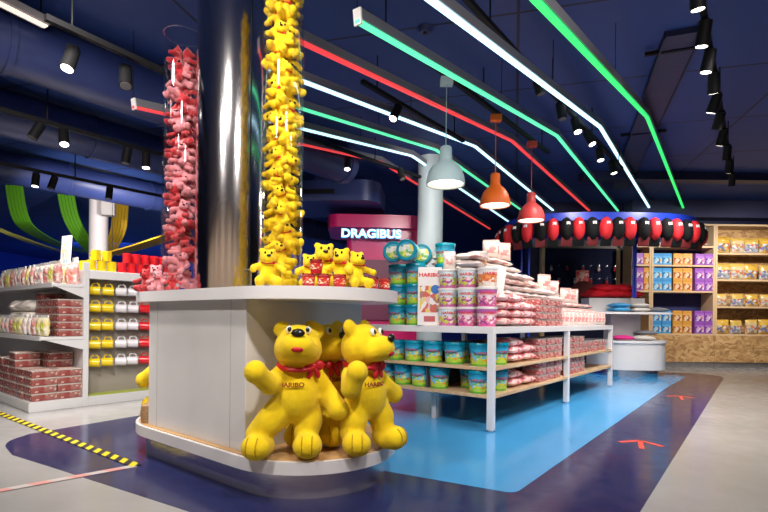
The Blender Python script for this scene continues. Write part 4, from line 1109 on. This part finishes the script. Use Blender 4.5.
def roundcol(name, x, y, r, m, label, z1=CZ, zt=None):
    t = thing(name, label, 'column', (x, y, 0))
    b = M(); b.lathe([(r, 0), (r, z1)], 40); part('shaft', b, m, t)
    b = M(); b.lathe([(r, 0), (r+.012, 0), (r+.012, .12), (r, .125)], 40); part('base_trim', b, ALU, t)
    return t
c = at_d(430, 240, 6.9); roundcol('grey_column', c.x, c.y, .178, mat('column_blue_grey', (.42, .50, .53), .5), 'pale grey-blue round column between the pink booth and the lamps')
c = at_d(98.5, 240, 9.0); wc = roundcol('white_column', c.x, c.y, .155, mat('column_white', (.66, .63, .66), .5), 'white round column behind the mug wall', 2.98)
b = M(); b.lathe([(.158, 2.98), (.158, CZ)], 32); part('column_cap', b, BLACK, wc)
c = at_d(108.5, 207, 8.75)
sp = thing('wall_speaker', 'grey loudspeaker mounted on the white column', 'speaker', c, .35)
b = M(); b.box(-.11, .11, -.09, .09, -.16, .16, .015); part('cabinet', b, mat('speaker_grey', (.36, .34, .35), .5), sp, smooth=False)
b = M(); b.box(-.095, .095, -.094, -.088, -.145, .145, .004); part('grille', b, mat('speaker_cloth', (.42, .40, .41), .8, bump=.3, bscale=400), sp, smooth=False)
b = M(); b.bar((-.04, .08, 0), (-.12, .2, 0), .04, .04); part('bracket', b, BLACK, sp, smooth=False)

# slatted ribbons curving down from the ceiling on the left
def ribbon(name, label, pts, wdir, w, m, n=5):
    t = thing(name, label, 'ceiling ribbon', pts[0])
    # smooth path
    P = [Vector(p) for p in pts]
    for _ in range(3):
        Q = [P[0]]
        for a, c in zip(P, P[1:]): Q += [a.lerp(c, .25), a.lerp(c, .75)]
        P = Q + [P[-1]]
    wd = Vector(wdir).normalized(); sw = w/n
    for i in range(n):
        b = M(); o0 = -w/2 + sw*i + .004; o1 = o0 + sw - .008; rings = []
        for j, p in enumerate(P):
            d = (P[min(j+1, len(P)-1)] - P[max(j-1, 0)]).normalized(); nn = d.cross(wd).normalized()*.011
            q = p - P[0]
            rings.append([b.bm.verts.new(q + wd*o0 + nn), b.bm.verts.new(q + wd*o1 + nn), b.bm.verts.new(q + wd*o1 - nn), b.bm.verts.new(q + wd*o0 - nn)])
        for a, c in zip(rings, rings[1:]):
            for k in range(4): b.bm.faces.new((a[k], a[(k+1) % 4], c[(k+1) % 4], c[k]))
        b.bm.faces.new(rings[0][::-1]); b.bm.faces.new(rings[-1]); bmesh.ops.recalc_face_normals(b.bm, faces=b.bm.faces[:])
        part('slat', b, m, t, smooth=False)
    if pts[0].z < CZ - .1:
        for p in (P[0].lerp(P[1], .5), P[-2]):
            b = M(); b.cyl(p - P[0], (p.x - P[0].x, p.y - P[0].y, CZ - P[0].z), .004, seg=5); part('wire', b, BLACK, t)
    return t
GRN = mat('ribbon_green', (.10, .34, .015), .5); GRL = mat('ribbon_olive', (.36, .36, .08), .5); YLW = mat('ribbon_yellow', (.62, .38, .015), .5)
a = lambda x, y, d: at_d(x, y, d)
def top(x, y, d): q = at_d(x, y, d); q.z = CZ - .003; return q
ribbon('ceiling_ribbon', 'green slatted ribbon curving down from the ceiling, leftmost one', [top(14, 195, 8.6), a(18, 212, 8.6), a(26, 229, 8.8), a(60, 246, 10.5), a(90, 253, 12)], (1, .1, 0), .29, GRN)
ribbon('ceiling_ribbon', 'green slatted ribbon curving down beside the white column', [top(66, 195, 9.2), a(70, 216, 9.2), a(78, 232, 9.3), a(88, 246, 9.6), a(106, 262, 10.5)], (1, .1, 0), .30, GRN)
ribbon('ceiling_ribbon', 'yellow slatted ribbon hanging behind the white column', [top(121, 195, 9.9), a(120, 215, 9.9), a(119, 230, 9.9), a(112, 245, 10.1), a(104, 258, 10.4)], (1, .1, 0), .31, YLW)
ribbon('ceiling_ribbon', 'yellow slatted ribbon running level above the red mugs', [a(112, 254, 8.6), a(135, 248, 8.2), a(160, 240, 7.6), a(185, 232, 7.2)], (.3, 1, 0), .30, YLW)
ribbon('ceiling_ribbon', 'olive slatted ribbon running level at the far left', [a(-15, 224, 8.5), a(15, 236, 9.0), a(45, 247, 10), a(70, 254, 12)], (.3, 1, 0), .28, GRL)

# ------------------------------------------------------------------ ceiling fittings
def duct(name, label, px, py, z, r, s0, s1, m):
    c = on_z(px, py, z); t = thing(name, label, 'duct', c, ANG)
    b = M(); b.cyl((s0, 0, r), (s1, 0, r), r, seg=28); part('pipe', b, m, t)
    for i in range(int((s1-s0)//1.2)+1):
        x = s0 + .3 + 1.2*i
        if x < s1: b = M(); b.cyl((x-.02, 0, r), (x+.02, 0, r), r+.012, seg=28); part('collar', b, m, t)
        if x < s1 and i % 2 == 0 and c.z + 2*r < CZ: b = M(); b.cyl((x, 0, 2*r), (x, 0, CZ-c.z), .008, seg=6); part('hanger', b, BLACK, t)
    return t
duct('air_duct', 'thick dark blue air duct under the ceiling, nearest on the left', 80, 97, 2.62, .23, -3.2, 3.2, NAVYB)
duct('air_duct', 'dark blue air duct under the ceiling, second on the left', 60, 150, 2.60, .23, -3.6, 2.2, NAVYB)
duct('air_duct', 'dark blue air duct under the ceiling, farthest on the left', 60, 193, 2.62, .22, -5, 9, NAVYB)
c = on_z(345, 205, 2.55); t = thing('air_duct', 'rounded blue duct end above the pink booth', 'duct', c, -.1)
b = M(); b.prism(rr(-1.6, .55, -.3, .9, .28), 0, .30); part('duct_box', b, NAVYB, t, ang=30)
b = M(); b.box(-.9, -.1, -.303, -.296, .10, .17); part('slot_vent', b, BLACK, t, smooth=False)
b = M(); b.box(-.5, .1, .1, .5, .30, CZ-2.55); part('drop', b, NAVYB, t, smooth=False)

# LED light lines
LINES = []
AZ = Vector((.582, .813, 0)); ZB = 2.95
def lightline(label, col, strg, npx, bpx, fpx):
    B = on_z(*bpx, ZB); F = on_z(*fpx, ZB)
    rx, rz_ = ray(*npx); k = rx; s = (B.x - k*B.y)/(AZ.x - k*AZ.y); y = B.y - s*AZ.y
    N = Vector((k*y, y, EYE + rz_*y))
    N.z = min(N.z, CZ-.1)
    t = thing('light_line', label, 'ceiling light', B, group='coloured light lines under the ceiling')
    m = mat('glow_'+label.split()[0]+str(int(strg*100)), col, .4, emit=col, es=strg)
    hs_, df = M(), M()
    up = Vector((0, 0, 1))
    for p, q in ((N-B, Vector()), (Vector(), F-B)):
        hs_.bar(p + up*.038, q + up*.038, .048, .060); df.bar(p - up*.0005, q - up*.0005, .031, .017)
    hs_.cyl((0, 0, .006), (0, 0, .07), .024, seg=16); df.cyl((0, 0, -.009), (0, 0, .005), .0155, seg=16)
    h_ = part('housing', hs_, mat('housing_grey', (.32, .32, .34), .35, metal=.6), t, smooth=False)
    part('diffuser', df, m, t, smooth=False, label='glowing strip')
    b = M(); d = (N-B).normalized(); b.bar(N-B+up*.025, N-B-d*.012+up*.025, .052, .085); part('end_cap', b, WHT, t, smooth=False)
    for p in (N-B + d*-.0, (N-B)*.45, (F-B)*.5):
        b = M(); b.cyl(p + up*.07, (p.x, p.y, CZ-B.z), .003, seg=5); part('wire', b, BLACK, t)
    LINES.append((N, B, F, col))
GR, WH, RD = (.03, .75, .15), (.50, .82, 1.0), (.80, .055, .06)
GR2 = (.10, .78, .38)
lightline('green light line, rightmost and nearest, bent towards the wall bays', GR, .95, (520, -16), (647, 117), (684, 210))
lightline('white light line between the two long green ones', WH, 1.6, (416, -11), (600, 127), (653, 214))
lightline('pale green light line starting at a square end above the lamps', GR2, 1.0, (357, 21), (557, 136), (622, 216))
lightline('red light line passing above the pendant lamps', RD, .75, (292, 38), (512, 141), (595, 216))
lightline('white light line crossing behind the pale pendant lamp', WH, 1.35, (270, 69), (475, 146.5), (566, 221))
lightline('pale green light line crossing behind the pale pendant lamp', GR2, .85, (270, 99), (436, 150), (524, 212))
lightline('white light line, lowest of the white ones, ending behind the pendants', WH, 1.15, (270, 121), (412, 156), (512, 224))
lightline('red light line farthest left, showing on both sides of the column', RD, .65, (133, 107), (381, 162), (490, 229))

# pendants
def pendant(px, py, label, m, d_):
    z = 1.90; c = on_z(px, py, z)
    t = thing('pendant_lamp', label, 'pendant lamp', c, group='pendant lamps over the table')
    R_ = d_/2
    b = M(); b.lathe([(R_*.93, .004), (R_, 0), (R_*1.0, .02), (R_*.96, .062), (R_*.86, .108), (R_*.70, .146), (R_*.52, .172), (R_*.38, .190), (R_*.33, .208), (R_*.31, .295), (R_*.26, .306), (0, .308)], 40); part('lamp_shade', b, m, t)
    b = M(); b.lathe([(R_*.93, .004), (R_*.88, .075), (R_*.68, .12), (R_*.3, .16), (0, .165)], 32); part('shade_inside', b, mat('lamp_inside', (.9, .87, .8), .6), t)
    b = M(); b.lathe([(0, .008), (R_*.88, .012), (R_*.88, .016), (0, .02)], 32); part('bulb', b, mat('lamp_glow', (1, .9, .75), .5, emit=(1, .85, .66), es=1.7), t, label='glowing lamp opening')
    b = M(); b.cyl((0, 0, .307), (0, 0, 2.70-z), .004, seg=6); part('cord', b, m, t)
    b = M(); b.box(-.05, .05, -.035, .035, 2.70-z, 2.76-z, .004); part('cord_box', b, m, t, smooth=False)
    ld = bpy.data.lights.new('lamp', 'AREA'); ld.shape = 'DISK'; ld.size = d_*.8; ld.energy = 5; ld.color = (1, .86, .68)
    lo = bpy.data.objects.new('pendant_light', ld); C.objects.link(lo); lo.location = (c.x, c.y, z - .004)
    return c
pa = pendant(445.5, 185, 'pale blue-white pendant lamp, biggest and leftmost of three', mat('lamp_pale', (.42, .57, .62), .45), .31)
pb = pendant(495, 206, 'orange pendant lamp in the middle of three', mat('lamp_orange', (.85, .15, .012), .45), .285)
pc = pendant(531, 221, 'coral red pendant lamp, rightmost of three', mat('lamp_coral', (.52, .045, .045), .45), .29)

# lighting tracks and spots
LT_ON = mat('spot_lens', (1, .95, .85), .3, emit=(1, .92, .80), es=5); LT_OFF = mat('spot_lens_off', (.10, .10, .10), .3)
def track(label, p, q, z=2.80):
    p = Vector((p.x, p.y, z)); q = Vector((q.x, q.y, z)); t = thing('lighting_track', label, 'lighting track', p)
    b = M(); b.bar((0, 0, 0), q-p, .036, .034); part('rail', b, BLACK, t, smooth=False)
    L = (q-p).length; n = max(2, int(L/1.3)+1)
    for i in range(n):
        w_ = (q-p)*((i+.15)/(n-.7)); b = M(); b.cyl(w_ + Vector((0, 0, .017)), w_ + Vector((0, 0, CZ-z)), .006, seg=6); part('hanger', b, BLACK, t)
    return t
def spotmaker(on):
    def f():
        t = thing('track_spotlight', '', 'spotlight')
        b = M(); b.cyl((0, 0, -.015), (0, 0, -.075), .011, seg=8); b.box(-.03, .03, -.018, .018, -.018, 0, .003); part('bracket', b, BLACK, t, smooth=False)
        d = Vector((.0, -.30, -1)).normalized(); a0 = Vector((0, 0, -.06)) - d*.045; a1 = a0 + d*.15
        b = M(); b.cyl(a0, a1, .039, .041, seg=20); part('can', b, BLACK, t)
        b = M(); b.cyl(a1 - d*.004, a1 + d*.002, .034, seg=20); part('lens', b, LT_ON if on else LT_OFF, t)
        return t
    return Maker(f)
spot_on, spot_off = spotmaker(True), spotmaker(False)
nsp = [0]
def lamp(loc, target, energy, size=100, blend=.9, col=(1, .93, .84)):
    ld = bpy.data.lights.new('spot', 'SPOT'); ld.energy = energy; ld.spot_size = math.radians(size); ld.spot_blend = blend; ld.shadow_soft_size = .09; ld.color = col
    lo = bpy.data.objects.new('spot_light', ld); C.objects.link(lo); lo.location = loc
    lo.rotation_euler = (Vector(target) - Vector(loc)).to_track_quat('-Z', 'Y').to_euler()
def spots(pts, z, who, off=(), face=0):
    k = 0; n = len(pts)
    for i, c in enumerate(pts):
        o_ = i in off
        (spot_off if o_ else spot_on)((c.x, c.y, z), 0, rot=(R(-.22, .22), R(-.22, .22), face + R(-.5, .5)), label=f'black {"unlit " if o_ else ""}track spotlight, {ORD[i]} along {who}', group='spotlights on the ceiling tracks')
TZ_ = 2.783
def tpx(px, py, z=2.65): return on_z(px, py, z)
ZL = 2.36
RT_ = [tpx(*p) for p in [(697, 3), (706, 40), (707, 68), (713, 88), (718, 108), (720, 125), (721, 142), (726, 157), (730, 170), (732, 183)]]
track('black lighting track on the right, full of spotlights', RT_[0] - (RT_[-1]-RT_[0]).normalized()*1.2, RT_[-1] + (RT_[-1]-RT_[0]).normalized()*.6)
def on_line(pts):    # every spot sits on its rail
    p, q = pts[0], pts[-1]; d = (q-p).normalized(); return [p + d*((c-p).dot(d)) for c in pts]
spots(on_line(RT_), TZ_, 'the right track', (5, 7), 2.7)
MT = on_line([tpx(*p) for p in [(537, 90), (562, 116), (577, 130), (590, 143), (601, 158), (612, 171)]])
track('black lighting track beside the white light line', MT[0] - U*2.2, MT[-1] + U*.5)
spots(MT, TZ_, 'the track beside the white light line', (0, 1), .4)
L1 = on_line([tpx(73, 66, ZL), tpx(126, 84, ZL)])
track('black lighting track at upper left, nearest', tpx(45, 42, ZL), L1[-1] + (L1[-1]-L1[0]).normalized()*.7, 2.5); spots(L1, 2.483, 'the nearest left track', (1,), .2)
L2 = on_line([tpx(40, 136, ZL), tpx(63, 142, ZL), tpx(128, 159, ZL), tpx(145, 164, ZL)])
track('black lighting track at left, second', L2[0] - U*1.6, L2[-1] + U*.8, 2.5); spots(L2, 2.483, 'the second left track', (0, 2), .2)
L3 = on_line([tpx(36, 183, ZL), tpx(55, 186, ZL), tpx(110, 196, ZL)])
track('black lighting track at left, farthest', L3[0] - U*1.5, L3[-1] + U*1.5, 2.5); spots(L3, 2.483, 'the farthest left track', (1, 2), .2)
M2 = on_line([tpx(348, 168), tpx(400, 178), tpx(398, 120)][:2])
track('black lighting track above the pink booth', M2[0] - U*1.2, M2[-1] + U*1.2); spots(M2, TZ_, 'the track above the pink booth', (1,), .2)
track('thin black track carrying the three pendant lamps', pa - U*1.0, pc + U*.5, 2.78)
c = tpx(398, 119); track('short black track behind the red light line', c - U*.5, c + U*1.2); spots([c], TZ_, 'the short track behind the red line', ())
# white linear fitting, upper left corner
p, q = on_z(-12, -2, 2.92), on_z(46, 27, 2.92)
t = thing('linear_lamp', 'white linear lamp fitting in the upper left corner', 'ceiling light', p)
b = M(); b.bar((0, 0, .03), q-p+Vector((0, 0, .03)), .11, .05); part('housing', b, mat('housing_white', (.5, .48, .47), .4), t, smooth=False)
b = M(); b.bar((0, 0, .002), q-p+Vector((0, 0, .002)), .05, .012); part('diffuser', b, mat('soft_glow', (1, .92, .8), .4, emit=(1, .86, .72), es=.7), t, smooth=False)
for f in (.2, .9): b = M(); b.cyl((q-p)*f+Vector((0, 0, .05)), (q-p)*f+Vector((0, 0, CZ-2.92)), .006, seg=6); part('hanger', b, BLACK, t)
# ventilation tray right
p, q = on_z(684, 36, CZ-.06), on_z(620, 190, CZ-.06)
t = thing('cable_tray', 'dark blue perforated tray fixed along the ceiling at right', 'ceiling tray', p)
b = M(); b.bar((0, 0, .036), q-p+Vector((0, 0, .036)), .26, .044); part('tray', b, mat('tray_blue', (.02, .026, .085), .45, bump=.5, bscale=60), t, smooth=False)
for s_ in (-1, 1):
    nrm = (q-p).normalized().cross(Vector((0, 0, 1)))*.13*s_
    b = M(); b.bar(nrm+Vector((0, 0, .03)), q-p+nrm+Vector((0, 0, .03)), .012, .06); part('tray_lip', b, NAVY, t, smooth=False)
for f in (.05, .45, .85):
    b = M(); w_ = (q-p)*f; nrm = (q-p).normalized().cross(Vector((0, 0, 1)))*.24
    b.bar(w_-nrm+Vector((0, 0, .02)), w_+nrm+Vector((0, 0, .02)), .03, .03); part('cross_bar', b, BLACK, t, smooth=False)
# ceiling beams crossing the far right
b = M(); b.box(3.0, 10.6, 7.4, 7.6, 2.98, CZ); t = struct('trim_2', b, NAVY)
c = on_z(425, 28, CZ-.0); t = thing('smoke_detector', 'round dark smoke detector on the ceiling', 'smoke detector', (c.x, c.y, CZ))
b = M(); b.lathe([(0, -.035), (.04, -.035), (.058, -.015), (.06, 0)], 24); part('sensor_body', b, NAVYB, t)
b = M(); b.cyl((0, 0, -.04), (0, 0, -.033), .015); part('sensor_tip', b, BLACK, t)

# ------------------------------------------------------------------ light
K = 1.7
WARM = (1, .92, .86)
for c in on_line(RT_)[::2]: lamp((c.x, c.y, 2.60), (c.x+.2, c.y+.9, 0), 46*K, 110, 1, WARM)
for c in MT[2::2]: lamp((c.x, c.y, 2.6), (c.x-.4, c.y+.2, .7), 28*K, 105, 1, WARM)
for c in (L1[0], L2[1], L2[3], L3[0]): lamp((c.x, c.y, 2.27), (c.x+.1, c.y+.2, .6), 55*K, 110, 1, WARM)
lamp((M2[0].x, M2[0].y, 2.55), (M2[0].x+.3, M2[0].y+.5, 1.5), 35*K, 110, 1, WARM)
# unseen spots of the shop plus fill lamps added within view, no fittings
more = [((-1.3, .6), (-.5, 2.5, .5), 60), ((.5, .9), (-.2, 2.5, .6), 70), ((1.6, 1.4), (1.0, 4.0, .7), 42), ((-2.4, 2.0), (-2.9, 4.3, .7), 70), ((-1.7, 2.3), (-2.5, 4.7, .7), 60),
        ((2.6, 3.0), (1.7, 4.8, .8), 38), ((3.3, 4.4), (2.5, 5.6, .8), 40), ((5.2, 7.3), (5.4, 9.0, 1.2), 75), ((6.6, 7.3), (6.8, 9.0, 1.3), 75), ((3.9, 6.2), (3.7, 7.6, 1.4), 34), ((2.6, 6.0), (2.9, 7.2, 1.9), 26), ((.6, 5.4), (.2, 7.6, 1.9), 40),
        ((-.8, 1.5), (-.9, 3.0, 1.4), 50), ((2.6, .5), (2.6, 2.5, 0), 46)]
for i, ((x, y), tgt, e) in enumerate(more): lamp((x, y, 2.6), tgt, e*K, 115, 1, WARM)
for p_, q_, e_ in (((-4.35, 5.9, 2.22), (-4.6, 8.8, 2.3), 110), ((-3.4, 6.9, 2.22), (-5.2, 9.2, 2.4), 110)): lamp(p_, q_, e_*K, 95, 1, WARM)  # added lamps without fittings, brightening the far-left ribbons and white column
for i in range(8): lamp((-10 + 2.7*i, -2.5, 2.6), (-10 + 2.7*i, -4.3, 1.0), 55*K, 120, 1, (1, .86, .72))     # added unseen lamps brighten the front wall for warm reflections in the column
# blue wash on the far left wall from area lamps
for x, y in ((-9, 15), (-4, 17)):
    ld = bpy.data.lights.new('wash', 'AREA'); ld.size = 2; ld.energy = 160; ld.color = (.15, .35, 1)
    lo = bpy.data.objects.new('blue_wash', ld); C.objects.link(lo); lo.location = (x, y, 2.9); lo.rotation_euler = (.9, 0, 0)
wd = bpy.data.worlds.new('world'); bpy.context.scene.world = wd; wd.use_nodes = True
wd.node_tree.nodes['Background'].inputs[0].default_value = (.3, .33, .5, 1); wd.node_tree.nodes['Background'].inputs[1].default_value = .2
vs = bpy.context.scene.view_settings; vs.view_transform = 'Standard'; vs.look = 'None'; vs.gamma = 1; vs.use_curve_mapping = False; vs.exposure = .45
sc = bpy.context.scene; sc.cycles.max_bounces = 8; sc.cycles.transparent_max_bounces = 16; sc.cycles.sample_clamp_indirect = 6
sc.cycles.use_denoising = True
